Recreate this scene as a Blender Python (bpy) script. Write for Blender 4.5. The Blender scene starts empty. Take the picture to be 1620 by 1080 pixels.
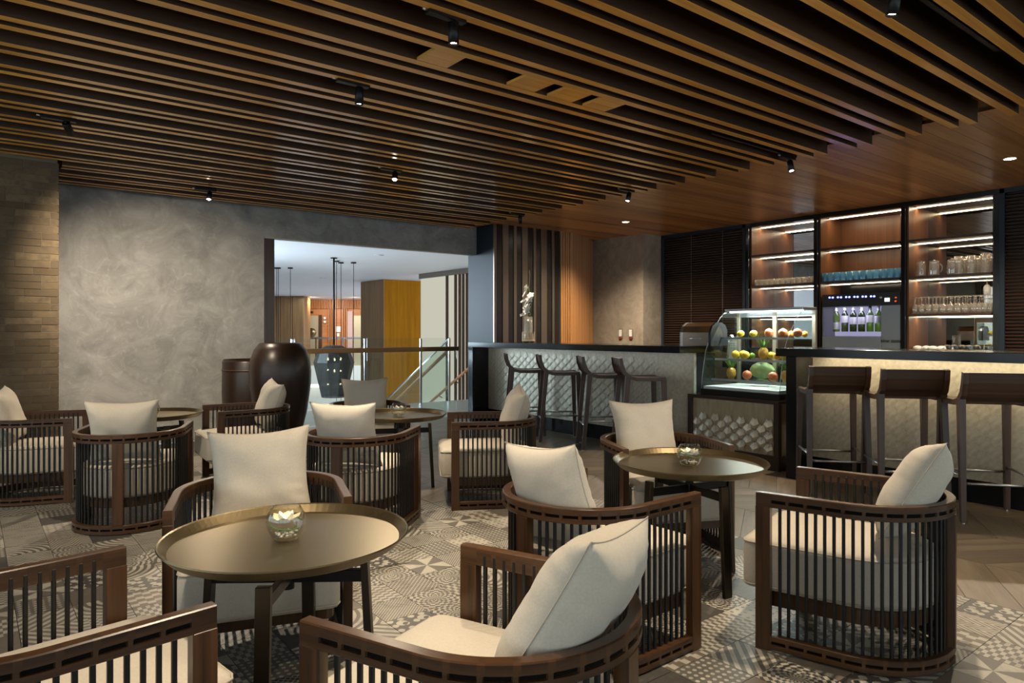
import bpy, math, random
from mathutils import Vector, Matrix, noise
random.seed(7)
R = math.radians
sc = bpy.context.scene
col = sc.collection

# ------------------------------------------------------------------ camera, world, exposure
CA, SA = 0.788, 0.616                      # camera heading in building axes
cam_d = bpy.data.cameras.new('camera'); cam = bpy.data.objects.new('camera', cam_d); col.objects.link(cam)
cam_d.sensor_width = 36.0; cam_d.lens = 36.0 * 1100 / 1620; cam_d.shift_y = -15.0 / 1620
cam_d.clip_start = 0.05; cam_d.clip_end = 200
cam.location = (0, 0, 1.2); cam.rotation_euler = (R(90), 0, -math.asin(SA))
sc.camera = cam
wd = bpy.data.worlds.new('world'); sc.world = wd; wd.use_nodes = True
wd.node_tree.nodes['Background'].inputs[0].default_value = (0.86, 0.93, 1.0, 1)
wd.node_tree.nodes['Background'].inputs[1].default_value = 1.35
sc.view_settings.view_transform = 'Standard'; sc.view_settings.look = 'None'
sc.view_settings.gamma = 1.0; sc.view_settings.use_curve_mapping = False
sc.view_settings.exposure = 0.75
cy = sc.cycles
cy.use_denoising = True; cy.max_bounces = 7; cy.diffuse_bounces = 4; cy.glossy_bounces = 4
cy.transmission_bounces = 8; cy.transparent_max_bounces = 20
cy.caustics_reflective = False; cy.caustics_refractive = False; cy.sample_clamp_indirect = 4.0

def area_light(name, loc, target, sx, sy, power, color, spread=180):
    l = bpy.data.lights.new(name, 'AREA'); l.shape = 'RECTANGLE'; l.size = sx; l.size_y = sy
    l.energy = power; l.color = color; l.spread = R(spread)
    o = bpy.data.objects.new(name, l); col.objects.link(o); o.location = loc
    o.rotation_euler = (Vector(target) - Vector(loc)).to_track_quat('-Z', 'Y').to_euler()
    return o
def spot_light(name, loc, target, power, color=(1.0, 0.80, 0.58), angle=55, blend=0.6, radius=0.02):
    l = bpy.data.lights.new(name, 'SPOT'); l.energy = power; l.color = color
    l.spot_size = R(angle); l.spot_blend = blend; l.shadow_soft_size = radius
    o = bpy.data.objects.new(name, l); col.objects.link(o); o.location = loc
    o.rotation_euler = (Vector(target) - Vector(loc)).to_track_quat('-Z', 'Y').to_euler()
    return o
# daylight of the atrium: tall window wall left of the lobby, and its skylight
area_light('atrium_window_daylight', (1.2, 13.6, 2.0), (6.5, 8.0, 0.9), 5.0, 3.0, 560, (0.70, 0.86, 1.0))
area_light('atrium_skylight', (13.5, 24.0, 2.68), (13.5, 24.0, 0), 6.0, 10.0, 330, (0.86, 0.93, 1.0))

def b_at(px, a):            # y on the plane x = a seen in the photo's column px
    t = (px - 810) / 1100.0
    return (CA * a - t * SA * a) / (SA + CA * t)
def a_at(px, b):            # x on the plane y = b
    t = (px - 810) / 1100.0
    return (SA * b + t * CA * b) / (CA - SA * t)
def proj(a, b, z):
    x = CA * a - SA * b; d = SA * a + CA * b
    if d < 0.1: return None
    return 810 + 1100 * x / d, 525 + 1100 * (1.2 - z) / d, d

# ------------------------------------------------------------------ materials
MATS = {}
class NT:
    def __init__(s, name):
        m = bpy.data.materials.new(name); m.use_nodes = True; s.m = m; s.t = m.node_tree; s.t.nodes.clear()
        s.out = s.t.nodes.new('ShaderNodeOutputMaterial'); MATS[name] = m
    def n(s, ty, **kw):
        x = s.t.nodes.new(ty)
        for k, v in kw.items(): setattr(x, k, v)
        return x
    def put(s, sock, v):
        if v is None: return
        if isinstance(v, bpy.types.NodeSocket): s.t.links.new(v, sock)
        elif isinstance(v, tuple) and len(v) == 3 and sock.type == 'RGBA': sock.default_value = (*v, 1)
        else: sock.default_value = v
    def math(s, op, a, b=None, c=None):
        x = s.n('ShaderNodeMath', operation=op); s.put(x.inputs[0], a); s.put(x.inputs[1], b); s.put(x.inputs[2], c)
        return x.outputs[0]
    def mix(s, f, a, b):
        x = s.n('ShaderNodeMix', data_type='RGBA'); s.put(x.inputs[0], f); s.put(x.inputs[6], a); s.put(x.inputs[7], b)
        return x.outputs[2]
    def coord(s, which='UV', scale=(1, 1, 1), rot=(0, 0, 0)):
        c = s.n('ShaderNodeTexCoord'); mp = s.n('ShaderNodeMapping')
        s.put(mp.inputs[0], c.outputs[which]); mp.inputs[2].default_value = rot; mp.inputs[3].default_value = scale
        return mp.outputs[0]
    def noise(s, vec, scale=5, detail=4, rough=0.55, dist=0.0):
        x = s.n('ShaderNodeTexNoise'); s.put(x.inputs['Vector'], vec); x.inputs['Scale'].default_value = scale
        x.inputs['Detail'].default_value = detail; x.inputs['Roughness'].default_value = rough; x.inputs['Distortion'].default_value = dist
        return x.outputs['Fac']
    def ramp(s, f, lo, hi):
        x = s.n('ShaderNodeMapRange'); s.put(x.inputs[0], f); x.inputs[1].default_value = lo; x.inputs[2].default_value = hi
        return x.outputs[0]
    def rnd(s):
        return s.n('ShaderNodeObjectInfo').outputs['Random']
    def bump(s, h, strength=0.2, dist=0.01):
        x = s.n('ShaderNodeBump'); s.put(x.inputs['Height'], h); x.inputs['Strength'].default_value = strength; x.inputs['Distance'].default_value = dist
        return x.outputs[0]
    def bsdf(s, color, rough=0.5, metal=0.0, normal=None, spec=None, emis=None, estr=0.0, coat=0.0, sheen=0.0, aniso=0.0, trans=0.0, alpha=None, ior=None):
        p = s.n('ShaderNodeBsdfPrincipled'); s.put(p.inputs['Base Color'], color); s.put(p.inputs['Roughness'], rough)
        s.put(p.inputs['Metallic'], metal); s.put(p.inputs['Normal'], normal)
        if spec is not None: p.inputs['Specular IOR Level'].default_value = spec
        if emis is not None: s.put(p.inputs['Emission Color'], emis); p.inputs['Emission Strength'].default_value = estr
        if coat: p.inputs['Coat Weight'].default_value = coat; p.inputs['Coat Roughness'].default_value = 0.1
        if sheen: p.inputs['Sheen Weight'].default_value = sheen
        if trans: p.inputs['Transmission Weight'].default_value = trans
        if ior: p.inputs['IOR'].default_value = ior
        s.t.links.new(p.outputs[0], s.out.inputs[0]); return s.m

def flat(name, color, rough=0.5, metal=0.0, **kw):
    return NT(name).bsdf(color, rough, metal, **kw)
def varied(name, c1, c2, rough=0.5, scale=20, coord='Object', bump=0.0, metal=0.0, **kw):
    g = NT(name); v = g.coord(coord); f = g.noise(v, scale, 4)
    nm = g.bump(f, bump) if bump else None
    return g.bsdf(g.mix(g.ramp(f, 0.3, 0.7), c1, c2), rough, metal, nm, **kw)
def wood(name, c1, c2, rough=0.4, u=1.6, v=38.0, rnd=0.0, bump=0.05, coat=0.0, spec=None):
    g = NT(name); r = g.rnd()
    cv = g.coord('UV', (u, v, 1))
    add = g.n('ShaderNodeVectorMath', operation='ADD'); g.put(add.inputs[0], cv)
    cmb = g.n('ShaderNodeCombineXYZ'); g.put(cmb.inputs[0], g.math('MULTIPLY', r, 37.0)); g.put(cmb.inputs[1], g.math('MULTIPLY', r, 91.0))
    g.put(add.inputs[1], cmb.outputs[0])
    f = g.noise(add.outputs[0], 1.0, 6, 0.62, 0.6)
    f2 = g.noise(add.outputs[0], 0.22, 2, 0.5, 0.3)
    c = g.mix(g.ramp(g.math('ADD', g.math('MULTIPLY', f, 0.65), g.math('MULTIPLY', f2, 0.35)), 0.34, 0.66), c1, c2)
    if rnd:
        hv = g.n('ShaderNodeHueSaturation'); g.put(hv.inputs['Value'], g.math('ADD', 1 - rnd / 2, g.math('MULTIPLY', r, rnd))); g.put(hv.inputs['Color'], c); c = hv.outputs[0]
    return g.bsdf(c, rough, 0, g.bump(f, bump, 0.004), coat=coat, spec=spec)
def thin_glass(name, tint=(1, 1, 1), edge=(0.75, 0.9, 0.9), body=0.0, refl=1.0, milk=0.0):
    g = NT(name); tr = g.n('ShaderNodeBsdfTransparent'); gl = g.n('ShaderNodeBsdfGlossy'); gl.inputs['Roughness'].default_value = 0.02
    lw = g.n('ShaderNodeLayerWeight'); lw.inputs[0].default_value = 0.35
    g.put(tr.inputs[0], g.mix(lw.outputs['Facing'], tint, edge)); g.put(gl.inputs[0], (1, 1, 1))
    fr = g.n('ShaderNodeLayerWeight'); fr.inputs[0].default_value = 0.5
    mx = g.n('ShaderNodeMixShader'); g.put(mx.inputs[0], g.math('ADD', g.math('MULTIPLY', g.math('POWER', fr.outputs['Facing'], 4.0), refl * .85), .035 + body))
    g.t.links.new(tr.outputs[0], mx.inputs[1]); g.t.links.new(gl.outputs[0], mx.inputs[2]); last = mx
    if milk:
        tl = g.n('ShaderNodeBsdfTranslucent'); df = g.n('ShaderNodeBsdfDiffuse'); g.put(tl.inputs[0], tint); g.put(df.inputs[0], tint)
        m1 = g.n('ShaderNodeMixShader'); g.t.links.new(tl.outputs[0], m1.inputs[1]); g.t.links.new(df.outputs[0], m1.inputs[2])
        last = g.n('ShaderNodeMixShader'); g.put(last.inputs[0], milk); g.t.links.new(mx.outputs[0], last.inputs[1]); g.t.links.new(m1.outputs[0], last.inputs[2])
    g.t.links.new(last.outputs[0], g.out.inputs[0])
    return g.m
def emit(name, color, strength):
    g = NT(name); e = g.n('ShaderNodeEmission'); g.put(e.inputs[0], color); e.inputs[1].default_value = strength
    g.t.links.new(e.outputs[0], g.out.inputs[0]); return g.m

wood('walnut', (0.019, 0.0085, 0.0037), (0.100, 0.044, 0.0155), 0.28, bump=0.08, rnd=0.3)
wood('dark_walnut', (0.028, 0.0145, 0.009), (0.080, 0.040, 0.023), 0.36, bump=0.08)
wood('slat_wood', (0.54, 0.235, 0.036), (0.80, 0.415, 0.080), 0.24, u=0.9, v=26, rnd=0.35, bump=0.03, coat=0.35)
wood('board_wood', (0.33, 0.155, 0.055), (0.56, 0.285, 0.105), 0.27, u=0.9, v=20, rnd=0.5, bump=0.03)
wood('shelf_wood', (0.085, 0.034, 0.012), (0.165, 0.070, 0.027), 0.35, u=1.0, v=60, bump=0.03)
wood('flute_wood', (0.24, 0.105, 0.030), (0.42, 0.20, 0.062), 0.4, u=0.8, v=30, rnd=0.3)
wood('oak_floor', (0.085, 0.062, 0.040), (0.19, 0.145, 0.098), 0.38, u=2.0, v=22, rnd=0.45, bump=0.05)
wood('orange_wood', (0.27, 0.100, 0.002), (0.42, 0.170, 0.005), 0.55, u=0.7, v=14, spec=0.08)
wood('brown_wood', (0.15, 0.080, 0.028), (0.27, 0.155, 0.065), 0.45, u=0.7, v=10)
wood('lift_wood', (0.33, 0.125, 0.042), (0.50, 0.21, 0.08), 0.4, u=0.7, v=14)
wood('stool_wood', (0.032, 0.0155, 0.009), (0.085, 0.043, 0.025), 0.42, bump=0.08, rnd=0.3)
varied('fabric', (0.51, 0.46, 0.375), (0.57, 0.52, 0.435), 0.85, 180, sheen=0.15, bump=0.04)
flat('piping', (0.46, 0.41, 0.33), 0.9)
g = NT('plate_steel'); g.bsdf((0.25, 0.285, 0.31), 0.40, 0.5)
flat('steel_dark', (0.20, 0.215, 0.23), 0.36, 1.0)
wood('louvre_wood', (0.018, 0.010, 0.0065), (0.042, 0.023, 0.014), 0.3)
flat('black_metal', (0.012, 0.011, 0.011), 0.38, 0.6)
flat('bar_black', (0.008, 0.009, 0.010), 0.15, 0.0, spec=0.3)
flat('slat_black', (0.009, 0.0075, 0.0065), 0.48, spec=0.35)
flat('lacing_black', (0.004, 0.0035, 0.003), 0.9, spec=0.1)
flat('leg_bronze', (0.055, 0.045, 0.032), 0.34, 0.85)
flat('chrome', (0.75, 0.75, 0.76), 0.18, 1.0)
flat('steel', (0.52, 0.52, 0.53), 0.32, 1.0)
flat('alu_bronze', (0.42, 0.36, 0.28), 0.38, 0.9)
flat('dark_wall', (0.02, 0.018, 0.016), 0.6)
flat('ceiling_void', (0.03, 0.02, 0.014), 0.8)
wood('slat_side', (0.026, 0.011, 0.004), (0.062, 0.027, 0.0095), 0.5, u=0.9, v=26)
flat('grout', (0.10, 0.092, 0.08), 0.8)
flat('mortar', (0.17, 0.152, 0.115), 0.9)
flat('board_joint', (0.55, 0.32, 0.12), 0.5)
flat('white_paint', (0.80, 0.81, 0.82), 0.6)
flat('panel_grey', (0.55, 0.57, 0.60), 0.5)
flat('black_plastic', (0.015, 0.015, 0.016), 0.3)
flat('white_plastic', (0.8, 0.8, 0.8), 0.4)
flat('bronze_strip', (0.22, 0.185, 0.15), 0.32, 0.75)
flat('black_gloss', (0.018, 0.015, 0.014), 0.22, spec=0.6)
flat('mirror', (0.80, 0.80, 0.80), 0.01, 1.0)
flat('smoke_mirror', (0.36, 0.33, 0.28), 0.02, 1.0)
flat('column_metal', (0.020, 0.028, 0.038), 0.42, 0.0, spec=0.2)
flat('towel', (0.82, 0.80, 0.76), 0.9)
flat('leaf_green', (0.10, 0.22, 0.03), 0.45)
flat('petal_white', (0.88, 0.87, 0.82), 0.5)
flat('petal_cream', (0.90, 0.83, 0.55), 0.5)
flat('basket', (0.55, 0.45, 0.30), 0.7)
flat('label_white', (0.78, 0.76, 0.80), 0.6)
flat('red_plastic', (0.6, 0.02, 0.02), 0.4)
flat('pebble', (0.62, 0.58, 0.48), 0.3)
flat('lift_door', (0.52, 0.46, 0.32), 0.4, 0.5)
flat('stone_floor', (0.30, 0.31, 0.28), 0.28)
flat('pink_panel', (0.45, 0.33, 0.32), 0.5)
thin_glass('pane', (0.97, 0.99, 0.98), (0.80, 0.92, 0.88))
thin_glass('clear_glass', (0.96, 0.95, 0.92), (0.72, 0.68, 0.62), 0.05, milk=0.16)
thin_glass('blue_glass', (0.50, 0.82, 0.97), (0.10, 0.42, 0.66), 0.08, milk=0.30)
thin_glass('copper_glass', (0.85, 0.42, 0.22), (0.45, 0.14, 0.05), 0.05, milk=0.3)
thin_glass('teal_glass', (0.75, 0.92, 0.92), (0.3, 0.5, 0.5), 0.05, milk=0.3)
thin_glass('bottle_glass', (0.42, 0.60, 0.16), (0.06, 0.12, 0.01), 0.03, milk=0.1)
thin_glass('bottle_dark', (0.20, 0.27, 0.06), (0.02, 0.03, 0.01), 0.03, milk=0.1)
emit('led_warm', (1.0, 0.80, 0.55), 14.0)
emit('led_white', (0.90, 0.97, 1.0), 6.0)
emit('lamp_disc', (1.0, 0.90, 0.75), 30.0)
emit('led_blue', (0.12, 0.14, 1.0), 9.0)
emit('screen_white', (0.8, 0.85, 1.0), 1.0)
emit('digit_red', (1.0, 0.10, 0.02), 2.0)
emit('spark', (1.0, 0.82, 0.55), 12.0)
emit('glow_panel', (1.0, 0.97, 0.80), 0.34)
emit('cove_glow', (1.0, 0.90, 0.75), 2.2)
emit('dispenser_light', (0.66, 0.62, 1.0), 0.32)
thin_glass('bowl_glass', (0.99, 0.99, 0.985), (0.86, 0.87, 0.84), 0.01)
# brushed brass of the tray tables
g = NT('brass'); v = g.coord('Object', (1, 60, 1)); f = g.noise(v, 6, 3)
g.bsdf(g.mix(f, (0.148, 0.116, 0.062), (0.20, 0.158, 0.088)), g.math('ADD', 0.25, g.math('MULTIPLY', f, 0.14)), 0.9)
# trowelled plaster
def plaster(name, c1, c2, c3, rough, sc1=2.2):
    g = NT(name); v = g.coord('Object'); f = g.noise(v, sc1, 7, 0.66, 1.6); f2 = g.noise(v, sc1 * 3.1, 5, 0.6, 2.4)
    c = g.mix(g.ramp(f, 0.36, 0.64), c1, c2); c = g.mix(g.math('MULTIPLY', g.ramp(f2, 0.54, 0.74), 0.3), c, c3)
    g.bsdf(c, rough, 0, g.bump(f2, 0.12, 0.006))
plaster('plaster', (0.205, 0.208, 0.205), (0.33, 0.333, 0.328), (0.52, 0.53, 0.53), 0.5)
plaster('plaster_pillar', (0.26, 0.22, 0.175), (0.37, 0.325, 0.265), (0.52, 0.48, 0.41), 0.45, 3.0)
# bricks
g = NT('brick'); r = g.rnd(); v = g.coord('Object', (1, 1, 1)); c0 = g.n('ShaderNodeCombineXYZ'); g.put(c0.inputs[0], g.math('MULTIPLY', r, 50.0))
ad = g.n('ShaderNodeVectorMath', operation='ADD'); g.put(ad.inputs[0], v); g.put(ad.inputs[1], c0.outputs[0])
f = g.noise(ad.outputs[0], 14, 5, 0.65); f2 = g.noise(ad.outputs[0], 42, 3, 0.6)
c = g.mix(r, (0.075, 0.050, 0.024), (0.165, 0.120, 0.068)); c = g.mix(g.ramp(f, 0.42, 0.62), c, (0.095, 0.069, 0.041))
c = g.mix(g.math('MULTIPLY', g.ramp(f, 0.60, 0.70), 0.7), c, (0.045, 0.038, 0.029)); c = g.mix(g.math('MULTIPLY', g.ramp(f2, 0.62, 0.75), 0.6), c, (0.23, 0.20, 0.15))
g.bsdf(c, 0.85, 0, g.bump(f2, 0.5, 0.004))
# relief tiles of the bar front
g = NT('pearl_tile'); v = g.coord('Object', (1, 1, 1)); f = g.noise(v, 30, 4); r = g.rnd()
g.bsdf(g.mix(g.ramp(f, .3, .7), (0.42, 0.375, 0.285), (0.56, 0.51, 0.405)), 0.40, 0.25)
g = NT('pearl_flat'); v = g.coord('Object', (5, 5, 1.2)); f = g.noise(v, 5, 5)
g.bsdf(g.mix(g.ramp(f, .3, .7), (0.30, 0.25, 0.155), (0.42, 0.36, 0.24)), 0.40, 0.25)
# pot
g = NT('jar_brown'); v = g.coord('Object', (1, 1, 40)); f = g.noise(v, 3, 3)
g.bsdf(g.mix(f, (0.013, 0.0068, 0.0045), (0.026, 0.014, 0.009)), 0.33, 0, g.bump(f, 0.08, 0.003))
# lantern mesh
g = NT('lantern_mesh'); tr = g.n('ShaderNodeBsdfTransparent'); df = g.n('ShaderNodeBsdfPrincipled'); df.inputs['Base Color'].default_value = (0.02, 0.018, 0.016, 1); df.inputs['Roughness'].default_value = 0.5
w = g.n('ShaderNodeTexChecker'); g.put(w.inputs[0], g.coord('UV')); w.inputs['Scale'].default_value = 70
mx = g.n('ShaderNodeMixShader'); g.put(mx.inputs[0], g.math('ADD', 0.86, g.math('MULTIPLY', w.outputs['Fac'], 0.12)))
g.t.links.new(tr.outputs[0], mx.inputs[1]); g.t.links.new(df.outputs[0], mx.inputs[2]); g.t.links.new(mx.outputs[0], g.out.inputs[0])
# fruit
for nm, c1, c2 in (('lemon', (0.85, 0.50, 0.02), (0.90, 0.62, 0.05)), ('orange_fruit', (0.85, 0.30, 0.02), (0.90, 0.42, 0.04)), ('red_apple', (0.50, 0.08, 0.03), (0.70, 0.28, 0.08)),
                   ('lime', (0.10, 0.30, 0.03), (0.2, 0.42, 0.05)), ('melon', (0.22, 0.36, 0.10), (0.52, 0.66, 0.32)), ('pineapple', (0.45, 0.22, 0.03), (0.72, 0.42, 0.06))):
    varied(nm, c1, c2, 0.45, 18 if nm != 'pineapple' else 60, bump=0.1 if nm != 'pineapple' else 0.6)

# patchwork floor tiles: flat printed patterns on UV 0..1
DK, MD, CR, BR = (0.042, 0.039, 0.034), (0.100, 0.092, 0.077), (0.40, 0.37, 0.305), (0.125, 0.098, 0.072)
def tile_mat(k):
    g = NT('tile_print_%d' % k); s = g.n('ShaderNodeSeparateXYZ'); g.put(s.inputs[0], g.coord('UV')); u, v = s.outputs[0], s.outputs[1]
    M = g.math
    def fr(x, n): return M('FRACT', M('MULTIPLY', x, float(n)))
    def tri(x, n): return M('ABSOLUTE', M('SUBTRACT', fr(x, n), 0.5))
    def lt(x, y): return M('LESS_THAN', x, y)
    def xor(a, b): return M('ABSOLUTE', M('SUBTRACT', a, b))
    def rad(x, y): return M('SQRT', M('ADD', M('MULTIPLY', x, x), M('MULTIPLY', y, y)))
    cu, cv = M('SUBTRACT', u, 0.5), M('SUBTRACT', v, 0.5); au, av = M('ABSOLUTE', cu), M('ABSOLUTE', cv)
    fg, bg = CR, DK
    if k == 0: f = lt(fr(M('ADD', u, v), 4), 0.5); bg = MD
    elif k == 1: f = xor(lt(fr(u, 3), 0.5), lt(fr(v, 6), 0.5)); bg = MD
    elif k == 2: f = lt(rad(tri(u, 7), tri(v, 7)), 0.28); bg = MD
    elif k == 3: f = xor(lt(au, av), lt(M('MULTIPLY', cu, cv), 0.0)); bg = MD
    elif k == 4: f = xor(lt(fr(rad(cu, cv), 7), 0.45), lt(fr(M('ARCTAN2', cu, cv), 1.9), 0.5))
    elif k == 5: f = lt(fr(M('ADD', u, M('MULTIPLY', tri(v, 2), 1.0)), 5), 0.5); bg = BR
    elif k == 6: f = lt(M('MINIMUM', tri(M('ADD', u, v), 8), tri(M('SUBTRACT', u, v), 8)), 0.13)
    elif k == 7: f = lt(g.noise(g.coord('UV', (3, 40, 1)), 1.5, 3), 0.40); fg = MD; bg = DK
    elif k == 8: f = lt(0.55, M('MULTIPLY', M('ADD', M('SINE', M('MULTIPLY', u, 25.1)), M('SINE', M('MULTIPLY', v, 25.1))), 0.9)); f = xor(f, lt(rad(tri(u, 2), tri(v, 2)), 0.25))
    elif k == 9: f = lt(fr(M('ADD', u, M('MULTIPLY', lt(fr(v, 3), 0.5), 0.25)), 3), 0.45); bg = BR
    elif k == 10: f = lt(fr(rad(u, v), 6), 0.5); bg = MD
    elif k == 11: f = xor(lt(fr(u, 12), 0.5), lt(fr(v, 12), 0.5)); bg = DK
    elif k == 12: f = lt(rad(tri(u, 5), tri(v, 5)), 0.2); f = M('SUBTRACT', 1.0, f); fg = CR; bg = MD
    else: f = lt(M('ADD', fr(u, 2), fr(v, 2)), 1.0); bg = BR; fg = MD
    w = g.noise(g.coord('Object'), 9, 5, 0.7); w2 = g.noise(g.coord('Object'), 60, 3)
    c = g.mix(g.math('MULTIPLY', f, g.ramp(w, 0.25, 0.5)), bg, fg)
    c = g.mix(g.math('MULTIPLY', w2, 0.25), c, (0.16, 0.15, 0.13))
    return g.bsdf(c, 0.42, 0, None, spec=0.45)
TILE = [tile_mat(k) for k in range(14)]
# ------------------------------------------------------------------ mesh helpers
class MB:
    def __init__(s): s.v = []; s.f = []; s.uv = []; s.sm = []; s.mi = []
    def face(s, idx, uv=None, smooth=False, mi=0):
        s.f.append(tuple(idx)); s.uv.append(uv); s.sm.append(smooth); s.mi.append(mi)
    def box(s, x0, x1, y0, y1, z0, z1, M=None, ch=0.0, mi=0):
        dims = (x1 - x0, y1 - y0, z1 - z0); o = Vector((x0, y0, z0)); ax = sorted(range(3), key=lambda i: -dims[i])
        def emit_face(pts):
            n = (pts[1] - pts[0]).cross(pts[2] - pts[1]); k = max(range(3), key=lambda i: abs(n[i]))
            rest = [i for i in ax if i != k]; b = len(s.v)
            uv = [((p - o)[rest[0]], (p - o)[rest[1]]) for p in pts]
            s.v += [(M @ p if M else p) for p in pts]; s.face(range(b, b + len(pts)), uv, False, mi)
        if ch <= 0:
            P = [Vector((x, y, z)) for z in (z0, z1) for y in (y0, y1) for x in (x0, x1)]
            for q in ((0, 2, 3, 1), (4, 5, 7, 6), (0, 1, 5, 4), (2, 6, 7, 3), (0, 4, 6, 2), (1, 3, 7, 5)): emit_face([P[i] for i in q])
        else:
            X, Y, Z = (x0, x1), (y0, y1), (z0, z1); c = min(ch, min(dims) * 0.45)
            def pt(i, j, k, axis):
                p = [X[i] + (c if i == 0 else -c), Y[j] + (c if j == 0 else -c), Z[k] + (c if k == 0 else -c)]
                p[axis] = (X, Y, Z)[axis][(i, j, k)[axis]]; return Vector(p)
            b = len(s.v); ids = {}
            for i in (0, 1):
                for j in (0, 1):
                    for k in (0, 1):
                        for a in range(3):
                            ids[i, j, k, a] = len(s.v); p = pt(i, j, k, a); s.v.append(M @ p if M else p)
            cen = Vector(((x0 + x1) / 2, (y0 + y1) / 2, (z0 + z1) / 2)); cen = M @ cen if M else cen
            L = []
            for a in range(3):
                e1, e2 = [q for q in range(3) if q != a]
                for sd in (0, 1):
                    loop = []
                    for p, q in ((0, 0), (1, 0), (1, 1), (0, 1)):
                        t = [0, 0, 0]; t[a] = sd; t[e1] = p; t[e2] = q; loop.append(ids[(*t, a)])
                    L.append(loop)
            for a in range(3):
                e1, e2 = [q for q in range(3) if q != a]
                for p in (0, 1):
                    for q in (0, 1):
                        t = [0, 0, 0]; t[e1] = p; t[e2] = q; t2 = list(t); t2[a] = 1
                        L.append([ids[(*t, e1)], ids[(*t2, e1)], ids[(*t2, e2)], ids[(*t, e2)]])
            for i in (0, 1):
                for j in (0, 1):
                    for k in (0, 1): L.append([ids[i, j, k, 0], ids[i, j, k, 1], ids[i, j, k, 2]])
            Mi = M.inverted() if M else None
            for loop in L:
                pts = [Vector(s.v[i]) for i in loop]; n = (pts[1] - pts[0]).cross(pts[2] - pts[1]); m = sum(pts, Vector()) / len(pts)
                if n.dot(m - cen) < 0: loop = loop[::-1]; pts = pts[::-1]
                lp = [(Mi @ p if Mi else p) for p in pts]; nn = (lp[1] - lp[0]).cross(lp[2] - lp[1]); kk = max(range(3), key=lambda i: abs(nn[i])); rest = [i for i in ax if i != kk]
                s.face(loop, [((p - o)[rest[0]], (p - o)[rest[1]]) for p in lp], False, mi)
        return s
    def lathe(s, prof, n=24, M=None, smooth=True, mi=0, close=False):
        b = len(s.v); m = len(prof)
        for i in range(n):
            a = 2 * math.pi * i / n; ca, sa = math.cos(a), math.sin(a)
            for r, z in prof:
                p = Vector((r * ca, r * sa, z)); s.v.append(M @ p if M else p)
        for i in range(n):
            j = (i + 1) % n
            for k in range(m if close else m - 1):
                k2 = (k + 1) % m
                q = [b + i * m + k, b + j * m + k, b + j * m + k2, b + i * m + k2]
                u0, u1 = i / n, (i + 1) / n
                uv = [(u0, prof[k][1]), (u1, prof[k][1]), (u1, prof[k2][1]), (u0, prof[k2][1])]
                if prof[k][0] < 1e-6: q = [q[0], q[2], q[3]]; uv = [uv[0], uv[2], uv[3]]
                elif prof[k2][0] < 1e-6: q = [q[0], q[1], q[2]]; uv = uv[:3]
                s.face(q, uv, smooth, mi)
        return s
    def sweep(s, path, sections, closed_sec=True, caps=True, smooth=False, mi=0, normals=None, loop=False):
        """path: points in the xy plane or 3D; sections: per point list of (outward, up)"""
        b = len(s.v); n = len(path); m = len(sections[0]); acc = 0.0; us = []
        for i, p in enumerate(path):
            p = Vector(p)
            if i: acc += (p - Vector(path[i - 1])).length
            us.append(acc)
            if normals: nx = Vector(normals[i])
            else:
                t = Vector(path[min(i + 1, n - 1)]) - Vector(path[max(i - 1, 0)]); nx = Vector((t.y, -t.x, 0)).normalized()
            for o, h in sections[i]: s.v.append(p + nx * o + Vector((0, 0, h)))
        for i in range(n - 1):
            vv = 0.0
            for k in range(m if closed_sec else m - 1):
                k2 = (k + 1) % m; a0, a1 = sections[i][k], sections[i][k2]; dv = math.hypot(a1[0] - a0[0], a1[1] - a0[1])
                s.face([b + i * m + k, b + (i + 1) * m + k, b + (i + 1) * m + k2, b + i * m + k2], [(us[i], vv), (us[i + 1], vv), (us[i + 1], vv + dv), (us[i], vv + dv)], smooth, mi); vv += dv
        if caps and closed_sec:
            s.face([b + k for k in range(m)], [tuple(q) for q in sections[0]], False, mi)
            s.face([b + (n - 1) * m + k for k in reversed(range(m))], [tuple(q) for q in reversed(sections[-1])], False, mi)
        return s
    def tube(s, path, r, n=8, mi=0, caps=True, closed=False):
        b = len(s.v); path = [Vector(p) for p in path]; N = len(path); rr = r if isinstance(r, (list, tuple)) else [r] * N
        up = None
        for i, p in enumerate(path):
            t = (path[(i + 1) % N if closed else min(i + 1, N - 1)] - path[(i - 1) if closed else max(i - 1, 0)]).normalized()
            if up is None: up = t.orthogonal().normalized()
            up = (up - t * up.dot(t)).normalized(); w = t.cross(up)
            for k in range(n):
                a = 2 * math.pi * k / n; s.v.append(p + (up * math.cos(a) + w * math.sin(a)) * rr[i])
        for i in range(N if closed else N - 1):
            j = (i + 1) % N
            for k in range(n):
                k2 = (k + 1) % n; s.face([b + i * n + k, b + i * n + k2, b + j * n + k2, b + j * n + k], [(i, k / n), (i, (k + 1) / n), (i + 1, (k + 1) / n), (i + 1, k / n)], True, mi)
        if caps and not closed:
            s.face([b + k for k in reversed(range(n))], None, False, mi); s.face([b + (N - 1) * n + k for k in range(n)], None, False, mi)
        return s
    def prism(s, poly, z0, z1, M=None, mi=0):
        b = len(s.v); n = len(poly)
        area = sum(poly[i][0] * poly[(i + 1) % n][1] - poly[(i + 1) % n][0] * poly[i][1] for i in range(n))
        if area < 0: poly = poly[::-1]
        for z in (z0, z1):
            for x, y in poly: p = Vector((x, y, z)); s.v.append(M @ p if M else p)
        s.face([b + i for i in reversed(range(n))], [(poly[i][0], poly[i][1]) for i in reversed(range(n))], False, mi)
        s.face([b + n + i for i in range(n)], [tuple(q) for q in poly], False, mi)
        acc = 0
        for i in range(n):
            j = (i + 1) % n; L = math.hypot(poly[j][0] - poly[i][0], poly[j][1] - poly[i][1])
            s.face([b + i, b + j, b + n + j, b + n + i], [(z0, acc), (z0, acc + L), (z1, acc + L), (z1, acc)], False, mi); acc += L
        return s
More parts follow.
